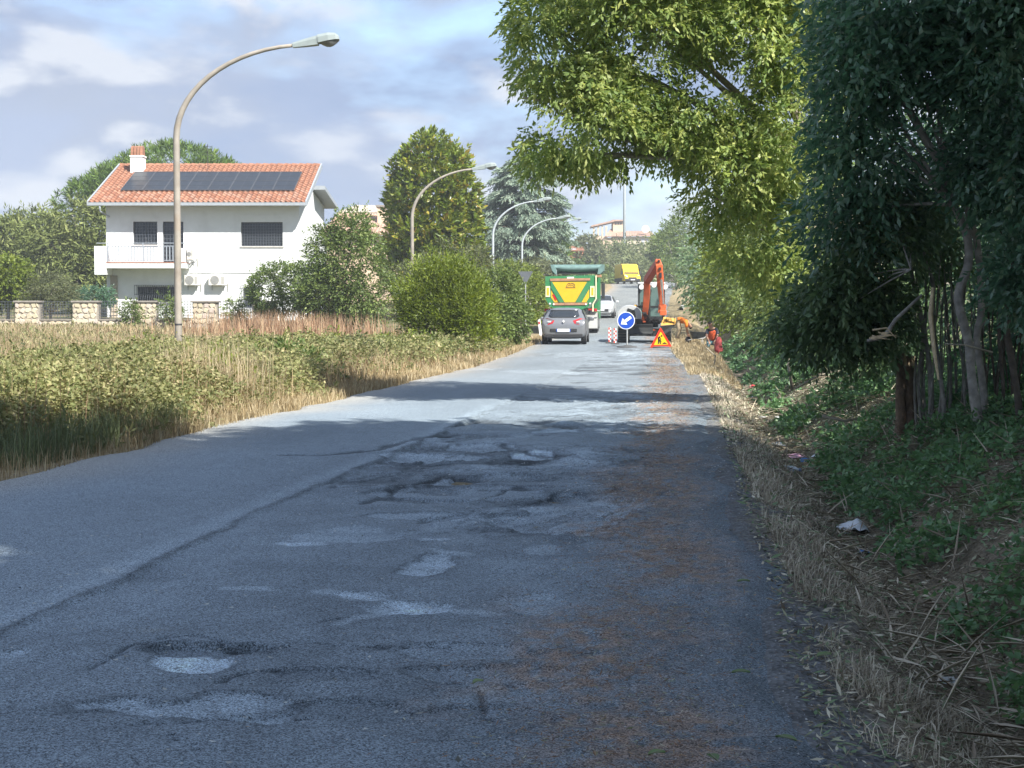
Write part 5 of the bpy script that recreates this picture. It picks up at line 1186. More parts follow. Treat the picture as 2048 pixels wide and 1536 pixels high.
# walnut whose crown hangs over the road
wd_ = 21.6
wb_ = [ell(1105, 90, wd_, 85, 130, 1.2), ell(1190, 220, wd_-.4, 110, 110, 1.4), ell(1110, 225, wd_, 62, 100, 1.0), ell(1300, 60, wd_, 150, 150, 1.8), ell(1420, 200, wd_+.3, 130, 140, 1.6), ell(1235, 280, wd_, 90, 52, 1.2),
       ell(1340, 280, wd_+.3, 80, 56, 1.2), ell(1500, 90, wd_, 140, 150, 1.7), ell(1480, 340, wd_+.2, 130, 100, 1.5), ell(1425, 400, wd_+.6, 70, 64, 1.0), ell(1520, 460, wd_+.5, 110, 80, 1.3), ell(1590, 250, wd_, 90, 170, 1.5),
       ell(1200, -60, wd_, 170, 110, 2.0), ell(1400, -130, wd_+.3, 240, 160, 2.6), ell(1600, -60, wd_+.3, 130, 150, 2.0), ell(1560, 530, wd_+.8, 65, 55, 1.0), ell(1062, 35, wd_, 50, 45, .6), ell(1048, 195, wd_, 26, 24, .4), ell(1290, 298, wd_, 70, 46, 1.1), ell(1260, 180, wd_+.2, 110, 100, 1.3), ell(1160, 308, wd_, 60, 34, .9), ell(1085, 310, wd_, 40, 36, .7)]
b0 = W(1800, 634, wd_+.9); wz = float(terrain(b0.x, b0.y))
wal = thing('walnut_tree', 'broad walnut tree with sunlit yellow-green leaves hanging over the road', 'tree', (b0.x, b0.y, wz))
loc = np.array([b0.x, b0.y, wz]); wl = [(x-loc[0], y-loc[1], z-loc[2], a, b, c) for x, y, z, a, b, c in wb_]
mb = MB(); mb.tube([(0, 0, -.3), (-.15, .05, 1.0), (-.7, 0, 2.2), (-1.3, -.1, 3.2)], [.24, .19, .16, .13], 12)
limbs(mb, (-1.2, -.1, 3.05), [Vector(q[:3]) for q in wl], .075, .18, 7); limbs(mb, (-.7, 0, 2.2), [Vector(wl[i][:3]) for i in (8, 9, 10, 15)], .05, .2, 6)
mb.build('trunk', m_pale_bark, wal, smooth=True)
O, d = blob_points(wl, 20000, .38, .445, 1.4, 3)
d = unit(d*np.array([1, 1, .6]) + rng.normal(size=d.shape)*.45 + np.array([-.05, -.1, -.1]))
P, D, LL, WW, tone = sprays(O, d, 7, .24, .097, .042, .5, .85, .35)
leaves('crown', P, D, LL, WW, tone, lf_walnut, wal)

# the dark trees that stand nearest, on the bank
def stem(mb, pts, d, r, n=9):
    """pts: picture points (x, y, depth offset); r in metres, tapering."""
    q = [W(a, b_, d+c) for a, b_, c in pts]
    if len(q) > 2:      # smooth the path
        s_ = []
        for i in range(len(q)-1):
            p0, p1, p2, p3 = q[max(i-1, 0)], q[i], q[i+1], q[min(i+2, len(q)-1)]
            for t in (0, .33, .66):
                s_.append(.5*((2*p1) + (p2-p0)*t + (2*p0-5*p1+4*p2-p3)*t*t + (3*p1-p0-3*p2+p3)*t**3))
        q = s_ + [q[-1]]
    k = len(q); mb.tube(q, [r*(1-.45*i/(k-1))*random.uniform(.9, 1.1) for i in range(k)], n)
ND = 13.0
TREES = [
 ('dark evergreen tree with smooth crooked grey trunk leaning left over the bank', m_bark,
  [[(1964, 875, 0), (1945, 760, 0), (1938, 690, 0), (1915, 594, 0), (1934, 531, .1), (1931, 470, .15), (1905, 410, .1), (1887, 352, 0), (1841, 270, -.1), (1789, 182, -.1), (1743, 143, 0), (1681, 120, .2), (1630, 60, .4)],
   [(1972, 870, .3), (1968, 781, .3), (1953, 676, .3), (1962, 617, .4), (1950, 480, .4), (1906, 358, .3), (1883, 293, .3), (1872, 212, .3), (1880, 60, .4)]], [.050, .042],
  [ell(1730, 110, ND-.2, 110, 110, .8), ell(1850, 90, ND, 120, 110, .9), ell(1720, 300, ND+.2, 95, 100, .7), ell(1850, 340, ND+1.0, 95, 80, .5), ell(1760, 0, ND, 150, 120, 1.2), ell(1680, 200, ND+.2, 62, 95, .6), ell(1690, 430, ND+.8, 100, 80, .7)], lf_laurel, 2700),
 ('dark thicket tree of many thin upright stems behind the broken stump', m_bark,
  [[(1863, 865, .5), (1862, 750, .5), (1840, 629, .5), (1820, 539, .5), (1816, 470, .5), (1800, 380, .7)], [(1890, 880, .2), (1888, 800, .2), (1875, 726, .2), (1862, 656, .2), (1865, 574, .2), (1850, 520, .3), (1820, 420, .4)],
   [(1900, 860, .7), (1902, 750, .7), (1890, 600, .7), (1878, 500, .7), (1880, 400, .8)], [(1915, 860, .9), (1912, 730, .9), (1902, 590, .9), (1900, 480, .9)], [(1850, 850, .9), (1845, 740, .9), (1852, 600, .9), (1838, 480, .9)],
   [(1925, 870, .6), (1928, 760, .6), (1925, 640, .6), (1930, 560, .6)], [(1835, 860, .7), (1830, 760, .7), (1838, 640, .7), (1826, 520, .7)]], [.034, .028, .022, .020, .018, .02, .016],
  [ell(1790, 440, ND+.9, 85, 75, .6), ell(1700, 560, ND+1.2, 95, 90, .7), ell(1640, 650, ND+1.6, 90, 75, .8), ell(1750, 620, ND+1.6, 75, 90, .5), ell(1850, 470, ND+1.7, 80, 70, .5)], lf_thicket, 2300),
 ('dark leafy tree at the right edge with thin dark stems and ivy', m_dark_bark,
  [[(2045, 890, -.4), (2038, 800, -.4), (2024, 720, -.4), (2014, 660, -.4), (2020, 560, -.4), (2033, 423, -.3), (2017, 309, -.2), (1987, 163, -.2), (1975, 60, -.1)], [(2000, 900, .1), (2008, 780, .1), (1996, 640, .1), (2010, 500, .1), (1990, 380, .2)]], [.035, .022],
  [ell(1990, 130, ND-.6, 110, 130, .8), ell(2060, 300, ND-.8, 90, 150, .8), ell(1960, 330, ND-.3, 70, 95, .5), ell(2050, 520, ND-.8, 65, 110, .6), ell(1990, -20, ND-.5, 170, 110, 1.2)], lf_laurel, 3300),
]
TREES[1][2][:] = [[(a_, b_, c_+1.1) for a_, b_, c_ in p_] for p_ in TREES[1][2]]
for k in range(26):      # more thin stems of the thicket
    x0 = random.uniform(1838, 2046); x1 = x0 + random.uniform(-26, 26); dz = random.uniform(.3, 1.1) + (1.0 if x0 < 1960 else 0)
    TREES[1 if x0 < 1960 else 2][2].append([(x0, random.uniform(850, 885), dz), (x0+random.uniform(-12, 12), 760, dz), (x1, 640, dz), (x1+random.uniform(-14, 14), random.uniform(470, 560), dz)])
    TREES[1 if x0 < 1960 else 2][3].append(random.uniform(.008, .017))
for lab, bark, stems, rr_, blobs, mat, n in TREES:
    a = W(*stems[0][0][:2], ND+stems[0][0][2]); bz = float(terrain(a.x, a.y))
    t = thing('bank_tree', lab, 'tree', (a.x, a.y, bz), 0, 'dark trees on the right bank')
    mb = MB()
    for pts, r in zip(stems, rr_): stem(mb, pts, ND, r*.9)
    off = Vector((a.x, a.y, bz)); mb.v = [tuple(Vector(v)-off) for v in mb.v]
    bl = [(x-off.x, y-off.y, z-off.z, p, q, r) for x, y, z, p, q, r in blobs]
    limbs(mb, Vector(W(*stems[0][len(stems[0])//2][:2], ND))-off, [Vector(q[:3]) for q in bl], .020 if mat is lf_laurel else .009, .3, 6)
    mb.build('trunk', bark, t, smooth=True)
    O, d = blob_points(bl, n, .15, .43, 2.6, 5); d = unit(d*.6 + rng.normal(size=d.shape)*.8 + np.array([-.2, -.3, -.1]))
    P, D, LL, WW, tone = sprays(O, d, 8, .26, .080, .036, .4, .8, .35); leaves('crown', P, D, LL, WW, tone, mat, t)
m_brown_bark = M('brown bark', (.20, .14, .095), .9, .35, 14, bump=.8, bscale=30)
# broken stump with splintered pale top
a = W(1808, 868, 15.0); bz = float(terrain(a.x, a.y)); sp = thing('broken_stump', 'broken brown stump with pale splintered top, left of the thin stems', 'tree stump', (a.x, a.y, bz))
mb = MB()
for px, top, r, dy in ((1800, 705, .046, 0), (1817, 712, .052, .05), (1829, 735, .026, .1)):
    e = W(px, top, 15.0+dy); b_ = W(px+4, 868, 15.0+dy); k_ = 9; mb.tube([(b_.x-a.x+(e.x-b_.x)*i/k_+random.uniform(-.008, .008), b_.y-a.y+random.uniform(-.008, .008), -.15+(e.z-bz+.15)*i/k_) for i in range(k_+1)], [r*(1.25-.25*i/k_)*random.uniform(.82, 1.12) for i in range(k_+1)], 9)
mb.build('trunk', m_brown_bark, sp, smooth=True)
sm = MB()
for i in range(14):
    px = 1793+3*i; e = W(px, 698+random.uniform(-16, 20), 14.98); c = Vector((e.x-a.x, e.y-a.y+random.uniform(-.03, .05), W(px, 722, 15.0).z-bz)); tp_ = Vector((c.x+random.uniform(-.02, .02), c.y, e.z-bz))
    sm.add([c+Vector((-.016, 0, -.05)), c+Vector((.016, 0, -.05)), c+Vector((0, .02, -.05)), tp_], [(0, 1, 3), (1, 2, 3), (2, 0, 3)])
sm.build('splinters', m_wood, sp)
# split pale branch hanging in the thicket
a = W(1760, 672, 12.6); br = thing('split_branch', 'split branch with torn white wood caught in the thicket above the stump', 'branch', a)
def rel(px, py, d): return Vector(W(px, py, d))-a
MB().tube([rel(1842, 590, 12.7), rel(1790, 640, 12.6), rel(1770, 672, 12.55), rel(1735, 682, 12.5)], [.012, .018, .022, .014], 8).build('branch_wood', m_bark, br, smooth=True)
sm = MB()
for i in range(9):
    s_ = rel(1738+3*i, 668+random.uniform(-4, 8), 12.45); e = s_ + Vector((random.uniform(.05, .20), -.02, random.uniform(-.06, .07))); sm.add([s_+Vector((0, 0, .007)), s_+Vector((0, 0, -.007)), s_+Vector((0, .02, 0)), e], [(0, 1, 3), (1, 2, 3), (2, 0, 3)])
sm.tube([rel(1745, 660, 12.4), rel(1772, 656, 12.4), rel(1792, 676, 12.4)], [.010, .008, .003], 5); sm.build('torn_wood', m_wood, br)
a = W(1875, 700, 12.8); br = thing('split_branch', 'thin stem split lengthwise showing a pale yellow strip', 'branch', a)
MB().tube([rel(1864, 575, 12.85), rel(1860, 630, 12.85), rel(1868, 700, 12.8), rel(1878, 760, 12.75)], [.012, .02, .016, .008], 6).build('pale_strip', m_wood, br)
# small dead stick stuck in the ditch bank
for pts, dd, r, lab in (([(1586, 780), (1578, 735), (1577, 700), (1612, 690)], 17, .022, 'bare forked stick standing in the ditch bank'),
                    ([(1590, 778), (1640, 750), (1695, 738)], 16.5, .012, 'long thin pale stick leaning across the green bank'),
                    ([(1646, 832), (1690, 842), (1716, 838)], 14.5, .016, 'short curved pale stick lying on the bank'),
                    ([(1985, 705), (1930, 690), (1890, 688)], 12, .01, 'thin twig reaching out level between the grey trunks'),
                    ([(1405, 742), (1428, 735), (1431, 712), (1412, 695)], 40, .03, 'pale crooked branch stump on the sunlit verge')):
    q = [W(x, y, dd) for x, y in pts]; a = q[0]; t = thing('stick', lab, 'stick', a); MB().tube([p_-a for p_ in q], [r*(1-.5*i/(len(q)-1)) for i in range(len(q))], 6).build('wood', m_pale_bark, t, smooth=True)

# hedge plants along the right, farther away
def shrub(name, lab, cat, blobs, n, mat, base=None, **kw):
    c = np.mean(np.array(blobs), 0); bx, by_ = (base if base else (c[0], c[1])); bz = float(terrain(bx, by_))
    return plant(name, lab, cat, (bx, by_, bz), blobs, n, mat, kw.pop('bark', m_bark), **kw)
RH = [('shrub', 'dark shrub on the right bank below the walnut, nearest the ditch litter', [(3.2, 19.5, 1.3, 1.2, 2.2, 1.1), (2.9, 22, .9, .8, 1.6, .9)], 2300, lf_thicket),
      ('shrub', 'dark shrub in deep shade behind the walnut trunk', [(3.3, 28, 1.7, 1.3, 2.6, 1.5), (2.9, 31, 1.3, 1.0, 2, 1.2)], 1900, lf_thicket),
      ('hedge_bush', 'hedge bush right of the person stooping in the ditch', [(3.4, 37, 2.0, 1.6, 3, 1.9), (3.0, 41, 1.5, 1.2, 2.5, 1.5)], 1700, lf_bush),
      ('hedge_bush', 'tall hedge bush with long bright leaves beyond the ditch worker', [(3.4, 49, 2.4, 2.0, 4, 2.4), (3.0, 55, 1.9, 1.5, 3, 1.9)], 1800, lf_bush),
      ('hedge_bush', 'leafy hedge bush around the small triangular sign on the right', [(3.4, 68, 3.2, 2.4, 6, 2.9), (2.4, 78, 2.8, 1.7, 5, 2.2)], 2000, lf_bright),
      ('hedge_bush', 'dark hedge bush at the right road edge near the top of the slope', [(2.2, 96, 4.0, 2.6, 9, 3.0), (1.8, 112, 4.3, 2.2, 8, 2.6)], 1900, lf_thicket),
      ('roadside_tree', 'dark tree at the top of the road to the right of the yellow van', [ell(1345, 500, 165, 32, 60, 4), ell(1335, 560, 160, 26, 40, 4), ell(1372, 470, 168, 34, 60, 4)], 2200, lf_bush),
      ('roadside_tree', 'deep green tree behind the hedge in the shade of the walnut', [(5.5, 34, 3.6, 2.2, 3.5, 2.6), (5.0, 42, 4.0, 2.2, 4, 2.6)], 2200, lf_thicket),
      ('roadside_tree', 'tree filling the gap behind the walnut, right of the lamp mast', [(5.0, 58, 5.5, 2.6, 5, 3.6), (4.6, 72, 6.0, 2.8, 6, 3.8)], 2400, lf_bush),
      ('roadside_tree', 'dark tree between walnut trunk and nearest bank trees', [(4.2, 17.5, 3.0, 1.5, 1.8, 2.0), (3.6, 16.2, 2.0, 1.0, 1.2, 1.2)], 2600, lf_laurel)]
for i, (nm, lab, bl, n, mat) in enumerate(RH):
    near = bl[0][1] < 30; mid = bl[0][1] < 60
    shrub(nm, lab, 'tree' if 'tree' in nm else 'shrub', bl, n, mat, L=.09 if near else .13 if mid else .26, Wd=.04 if near else .055 if mid else .13, slen=.3 if near else .4 if mid else .8, k=7 if near else 6, lo=.4, gap=.40, gs=1.2 if mid else .5, trunk_r=.05 if mid else .12)
# trees that stand beside and behind the camera on the same bank and shade the road
for i, (x, y, h, r, lab) in enumerate([(4.5, 9.0, 11.5, 2.3, 'tall bank tree just right of the view, nearest the walnut'), (5.0, 5.2, 14.5, 3.0, 'tall bank tree right of the view, a few steps ahead'), (5.2, .6, 15.6, 3.0, 'bank tree level with the camera'),
                                (4.7, 2.8, 15.6, 2.3, 'slender bank tree between its thicker neighbours right of the view'), (5.4, -4.4, 16.0, 3.1, 'bank tree a few steps behind the camera')]):
    bl = [(x, y, h*.34, r*.75, r*.8, h*.2), (x+.3, y+.2, h*.55, r, r, h*.22), (x-.2, y-.1, h*.78, r*.8, r*.8, h*.2), (x-.6, y+.5, h*.42, r*.8, r, h*.16), (x+.3, y+1.8, h*.66, r*.8, r*.8, h*.2), (x, y, h*.9, r*.55, r*.6, h*.1)]
    plant('shade_tree', lab + ', dark green and dense', 'tree', (x, y, float(terrain(x, y))), bl, 5600, lf_thicket, m_bark, L=.22, Wd=.115, group='trees along the right bank', trunk_r=.2, k=6, slen=.55, lo=.25, gap=.37, gs=.7)
# low green mass behind the nearest stems so the thicket closes
shrub('undergrowth_bush', 'dark undergrowth behind the thin stems on the bank', 'shrub', [(3.6, 15.5, .95, .9, 1.2, .8), (4.2, 14.2, 1.3, 1.0, 1.0, 1.1), (4.4, 13.6, 2.6, 1.0, .9, 1.3), (3.9, 15.4, 2.2, 1.0, 1.2, 1.0)], 4300, lf_laurel, L=.085, Wd=.042, k=7, slen=.28, lo=.2, gap=.36, gs=2, trunk_r=.03)

# ================================================================== trees and shrubs of the left-hand side
shrub('magnolia_tree', 'tall egg-shaped magnolia with yellow-green and rusty leaves, left of the cedar', 'tree',
      [ell(862, 305, 85, 44, 36), ell(860, 345, 85, 72, 52), ell(868, 400, 85, 90, 64), ell(868, 470, 85, 96, 72), ell(868, 545, 85, 98, 70), ell(905, 340, 85, 34, 36), ell(815, 420, 85, 42, 44), ell(925, 440, 85, 40, 46), ell(800, 520, 85, 34, 46), ell(930, 520, 85, 36, 50)],
      5200, lf_magnolia, L=.30, Wd=.13, k=7, slen=.34, lo=.72, gap=.33, gs=1.0, trunk_r=.22, upb=.35, droop=-.15, spread=1.0, trunk_h=3.0)
shrub('shrub', 'tall dark loose shrub in front of the right end of the white house', 'shrub', [ell(700, 520, 60, 62, 80), ell(680, 580, 60, 80, 60), ell(735, 590, 60, 60, 55), ell(705, 465, 60, 38, 44), ell(650, 510, 60, 30, 55), ell(640, 600, 60, 45, 48)], 6200, lf_bush, L=.13, Wd=.055, k=6, slen=.42, lo=.45, gap=.37, gs=1.2, trunk_r=.05, upb=.3, n_limb=12)
shrub('shrub', 'clipped-looking dark green shrub hiding the lower right of the white house', 'shrub', [ell(560, 578, 63, 58, 50), ell(605, 575, 62, 46, 46), ell(530, 585, 63, 32, 36)], 2600, lf_bush, L=.11, Wd=.05, k=6, slen=.25, lo=.7, gap=.36, trunk_r=.05, upb=.3)
shrub('shrub', 'rounded bright green shrub standing nearest the road edge', 'shrub', [ell(890, 612, 50, 84, 76), ell(850, 600, 50, 52, 66), ell(930, 630, 49.5, 54, 70), ell(900, 560, 50, 44, 34), ell(860, 655, 49.5, 45, 40), ell(945, 670, 49.3, 38, 36)], 5200, lf_bright, L=.13, Wd=.038, k=7, slen=.5, lo=.42, gap=.43, gs=1.5, trunk_r=.05, shoots=.09, upb=.75, droop=.0, n_limb=10)
shrub('shrub', 'grey-green shrub under the second lamp post, behind the bright round one', 'shrub', [ell(905, 530, 66, 62, 50), ell(950, 545, 66, 46, 52), ell(860, 560, 65, 50, 40), ell(800, 580, 62, 40, 46)], 3000, lf_grey, L=.13, Wd=.045, k=6, slen=.4, lo=.55, gap=.42, trunk_r=.05, upb=.3)
shrub('shrub', 'glossy green shrub between the bright round shrub and the triangular sign', 'shrub', [ell(1000, 600, 56, 36, 62), ell(1015, 640, 56, 42, 50), ell(985, 640, 55, 34, 52)], 2800, lf_bush, L=.11, Wd=.06, k=6, slen=.3, lo=.6, gap=.38, trunk_r=.04)
shrub('hedge_bush', 'hedge bush beyond the triangular sign, left of the tipper truck', 'shrub', [ell(1065, 600, 84, 30, 40), ell(1085, 615, 82, 22, 34), ell(1040, 590, 90, 30, 40)], 1800, lf_bright, L=.16, Wd=.07, k=6, slen=.4, lo=.55, gap=.38, trunk_r=.05)
shrub('hedge_bush', 'far hedge bush with pale flowers above the verge, left of the truck body', 'shrub', [ell(1085, 560, 120, 28, 34), ell(1110, 540, 130, 26, 34), ell(1060, 545, 110, 26, 30)], 1800, lf_grey, L=.22, Wd=.1, k=6, slen=.5, lo=.5, gap=.38, trunk_r=.06)
shrub('hedge_bush', 'bright low hedge bush seen between the lamp posts under the cedar', 'shrub', [ell(1010, 555, 100, 42, 30), ell(970, 560, 98, 36, 30), ell(1050, 560, 104, 30, 26)], 1900, lf_bright, L=.2, Wd=.09, k=6, slen=.45, lo=.55, gap=.36, trunk_r=.06)
shrub('cypress_tree', 'narrow dark cypress with its tip beside the far lamp heads', 'tree', [ell(1118, 520, 165, 18, 60), ell(1117, 470, 165, 12, 40)], 1500, lf_pine, L=.35, Wd=.12, k=5, slen=.6, lo=.6, gap=.3, trunk_r=.15, upb=1.0, droop=-.1)
# blue cedar in drooping layers
c0 = W(1048, 634, 126); cz = float(terrain(c0.x, c0.y)); ced = thing('cedar_tree', 'large blue-green cedar with layered drooping branches', 'tree', (c0.x, c0.y, cz))
top = W(1050, 298, 126).z-cz; mb = MB(); mb.tube([(0, 0, -.3), (0, 0, top*.4), (.1, 0, top*.98)], [.45, .33, .05], 10)
Os, ds = [], []
for i in range(175):
    f = random.random()**.85; z = 2.6 + (top-3.0)*f; Rm = float(np.interp(f, [0, .12, .35, .6, .85, 1], [3.4, 4.2, 4.1, 3.4, 2.2, .5])); az = random.uniform(0, 6.283); ln = Rm*random.uniform(.75, 1.08); dr = random.uniform(.1, .32)
    pts = [Vector((math.cos(az)*ln*s_, math.sin(az)*ln*s_, z + ln*.22*s_ - ln*dr*1.6*s_*s_)) for s_ in (0, .25, .5, .75, 1)]
    mb.tube(pts, [.07, .055, .04, .028, .01], 5)
    for k in range(50):
        s_ = random.uniform(.25, 1.02); j = min(int(s_*4), 3); p_ = pts[j].lerp(pts[j+1], min(1, s_*4-j)); lat = random.uniform(-1, 1)*ln*.24*(1.1-s_*.5)
        Os.append((p_.x - math.sin(az)*lat, p_.y + math.cos(az)*lat, p_.z + random.uniform(-.12, .1) - abs(lat)*.18)); ds.append((math.cos(az) - math.sin(az)*lat*.8, math.sin(az) + math.cos(az)*lat*.8, -.25))
mb.build('trunk', m_dark_bark, ced, smooth=True)
P, D, LL, WW, tone = sprays(np.array(Os), np.array(ds), 8, .60, .30, .095, .45, .6, .3); leaves('crown', P, D, LL, WW, tone, lf_cedar, ced)
# umbrella pine behind the house
shrub('umbrella_pine', 'umbrella pine with wide flat dome rising behind the tiled roof', 'tree',
      [ell(350, 352, 118, 120, 60, 4.5), ell(270, 380, 118, 90, 55, 4), ell(430, 360, 119, 56, 40, 3.5), ell(200, 398, 117, 60, 40, 3), ell(330, 400, 117, 150, 50, 5), ell(155, 412, 116, 40, 28, 2.4)], 5600, lf_pine, L=.48, Wd=.085, k=7, slen=.22, lo=.72, gap=.34, gs=.55, trunk_r=.35, upb=.8, droop=-.2, spread=1.3, trunk_h=6.0, bark=m_bark)
def cyp(lab, blobs, n): return shrub('spreading_cypress', lab, 'tree', blobs, n, lf_cypress, L=.38, Wd=.10, k=7, slen=.7, lo=.35, gap=.42, gs=.9, trunk_r=.3, upb=.25, droop=.25, n_limb=14, bark=m_pale_bark, trunk_h=2.0)
cyp('olive-green spreading cypress close to the left side of the white house', [ell(165, 445, 100, 55, 40, 2.5), ell(120, 490, 99, 70, 60, 3), ell(185, 520, 100, 45, 60, 2.5), ell(150, 560, 99, 70, 45, 3), ell(205, 470, 101, 26, 70, 2)], 4600)
cyp('olive-green spreading cypress at the left edge of the photo', [ell(70, 460, 104, 50, 36, 2.5), ell(20, 490, 103, 60, 45, 3), ell(60, 530, 103, 55, 50, 3), ell(-60, 500, 104, 70, 50, 3)], 3800)
shrub('garden_tree', 'bright green leafy garden tree at the left edge behind the wall', 'tree', [ell(20, 555, 72, 42, 38, 1.2), ell(-20, 575, 72, 45, 40, 1.2), ell(50, 585, 72, 26, 24, 1)], 2000, lf_bright, L=.17, Wd=.09, k=6, slen=.35, lo=.5, gap=.42, trunk_r=.08)
shrub('olive_tree', 'small grey-green olive with twisted stems behind the wall pillars', 'tree', [ell(105, 578, 70, 46, 32, 1.0), ell(125, 600, 70, 36, 24, .8), ell(75, 600, 70, 24, 24, .8)], 1900, lf_grey, L=.11, Wd=.035, k=7, slen=.35, lo=.4, gap=.42, trunk_r=.09, trunk_h=.5, bark=m_pale_bark)
shrub('hedge', 'dark clipped hedge between the olive and the house corner', 'hedge', [ell(185, 592, 78, 34, 16, .6), ell(150, 594, 78, 26, 15, .6), ell(215, 592, 78, 14, 16, .6)], 1500, lf_laurel, L=.10, Wd=.05, k=5, slen=.2, lo=.7, trunk_r=.05)
for px, py, lab in ((262, 622, 'small leafy sapling growing through the grille left of the lamp post'), (340, 612, 'airy green sapling right behind the lamp post, by the wall'), (470, 620, 'dark sapling before the grille at the right end of the wall')):
    shrub('sapling', lab, 'sapling', [ell(px, py, 64, 16, 22, .4), ell(px+8, py+14, 64, 15, 16, .4)], 240, lf_bush, L=.13, Wd=.05, k=6, slen=.3, lo=.2, trunk_r=.02)
# bramble and weed bushes one can tell apart on the verge
for px, py, d_, hw, hh_, mat_, lab in ((560, 735, 27, .75, .50, lf_bush, 'dark rounded bramble bush near the road edge in the shade of the walnut'), (470, 722, 29, .9, .38, lf_bright, 'light green weed bush right of the nearest lamp post'), (690, 690, 38, 1.1, .42, lf_grey, 'grey-green bramble mound before the loose dark shrub'),
        (800, 688, 43, 1.0, .40, lf_bright, 'green bramble mound in front of the bright round shrub'), (855, 700, 45, .8, .36, lf_bush, 'low bramble bush at the foot of the bright round shrub'), (300, 745, 25, .8, .36, lf_bright, 'yellow-green weed bush left of the nearest lamp post'), (200, 800, 17.5, .55, .34, lf_grey, 'grey-leaved bramble bush at the near road edge on the left'),
        (120, 740, 24, .9, .34, lf_grey, 'pale bramble mound at the left of the verge, among dry grass'), (620, 668, 46, 1.2, .40, lf_bright, 'weed mound below the reddish dry reeds'), (420, 780, 21.5, .45, .40, lf_bright, 'small leafy weed bush beside the pale grass tuft')):
    c = W(px, py, d_); tz_ = float(terrain(c.x, c.y)); s_ = d_/30
    shrub('bramble_bush', lab, 'shrub', [(c.x, c.y, tz_+hh_*.55, hw, hw, hh_), (c.x+hw*.6, c.y+.3, tz_+hh_*.4, hw*.7, hw*.7, hh_*.75), (c.x-hw*.5, c.y-.2, tz_+hh_*.35, hw*.6, hw*.6, hh_*.7)], 900, mat_, L=.07+.03*s_, Wd=.032+.014*s_, k=6, slen=.24, lo=.45, gap=.40, gs=2.2, trunk_r=.015, upb=.4, group='bramble bushes on the left verge')
# trees at the end of the road
shrub('far_tree', 'grey-green far tree between the orange house and the hill villa', 'tree', [ell(1175, 510, 210, 26, 34, 4), ell(1190, 535, 205, 24, 34, 4), ell(1160, 540, 205, 16, 26, 3)], 1900, lf_grey, L=.5, Wd=.25, k=5, slen=1.0, lo=.5, gap=.38, gs=.5, trunk_r=.2)
shrub('far_tree', 'pale bushy tree with bare white branches below the hill villa', 'tree', [ell(1230, 520, 225, 42, 32, 5), ell(1260, 516, 230, 40, 28, 5), ell(1215, 545, 215, 30, 30, 4)], 2300, lf_far, L=.5, Wd=.22, k=5, slen=1.2, lo=.4, gap=.44, gs=.4, trunk_r=.25, bark=m_pale_bark, n_limb=22, upb=.5)
shrub('far_tree', 'light green far tree under the light mast, above the yellow van', 'tree', [ell(1295, 522, 235, 36, 26, 5), ell(1310, 540, 215, 28, 34, 4), ell(1270, 545, 210, 30, 26, 4)], 2200, lf_far, L=.5, Wd=.22, k=5, slen=1.2, lo=.4, gap=.42, gs=.4, trunk_r=.25, bark=m_pale_bark, n_limb=18, upb=.4)
shrub('far_tree', 'fresh green far tree at the foot of the walnut foliage, right of the van', 'tree', [ell(1330, 505, 215, 22, 38, 4), ell(1322, 492, 240, 18, 24, 4)], 1500, lf_bright, L=.5, Wd=.24, k=5, slen=1.0, lo=.5, gap=.38, gs=.5, trunk_r=.2)
shrub('roadside_bush', 'dark bush on the left bend behind the far truck mirror', 'shrub', [ell(1205, 556, 196, 20, 20, 3), ell(1180, 560, 190, 26, 24, 3), ell(1150, 552, 185, 26, 26, 3)], 1500, lf_bush, L=.45, Wd=.22, k=5, slen=.8, lo=.5, gap=.36, trunk_r=.1)
# wooded skyline on both sides, one mass
O = []; n = 6500
x = rng.uniform(-520, 520, n); y = np.where(rng.random(n) < .5, rng.uniform(330, 420, n), rng.uniform(420, 560, n)); hgt = (5+4*fbm(x*.03, y*.03, 90, 3))*rng.random(n)**.5
sel = (np.abs(x+5) > 0); x, y, hgt = x[sel], y[sel], hgt[sel]; O = np.stack([x, y, terrain(x, y)+hgt], 1)
P, D, LL, WW, tone = sprays(O, rdir(len(O))+np.array([0, 0, .5]), 4, 2.8, 3.2, 1.8, .2); tag(leaves('far_woods', P, D, LL, WW, tone, lf_far), 'wooded skyline far behind the houses', 'woods', None, 'stuff')

# ================================================================== left verge: brambles, weeds, dry grass
def sample_verge(n):
    """Points on the overgrown left verge, denser towards the camera."""
    y = 13.0*(62/13.0)**rng.random(n); left = x_mid(y)-half_w(y); wide = np.minimum(.52*y, 34)-5.3
    u = rng.random(n); x = left + .1 - u*np.maximum(wide, 1.5)
    fy = 65*CA + ((x)*CA)*.1166 - 1.0
    ok = (y < np.minimum(62, fy)); return x[ok], y[ok], left[ok]-x[ok]
def verge_h(x, y, d):
    return np.interp(d, [-.2, .15, .5, 1.2, 2.5, 6, 12], [.03, .12, .45, .66, .60, .32, .28])*(.25+1.5*sstep(.25, .75, fbm(x*.6, y*.42, 100, 4)))*np.interp(y, [13, 20, 28, 40, 62], [.55, .85, .95, .65, .42])
def clump(x, y, s, f=.5): return fbm(x*f, y*f*.7, s, 4)
x, y, dd = sample_verge(58000); g = clump(x, y, 101); dry_edge = np.exp(-(dd/.7)**2)*(.4+.8*clump(x, y, 104, .35))
keep = (g + .25*(dd > .8) - dry_edge*.5 + rng.random(len(x))*.22 > .545 + .10*sstep(3.5, 9, dd)); x, y, dd = x[keep], y[keep], dd[keep]
h = verge_h(x, y, dd); O = np.stack([x, y, terrain(x, y) + h*(.25+.75*rng.random(len(x))**.6)], 1)
sz = np.interp(y, [13, 25, 62], [.62, .85, 1.6])
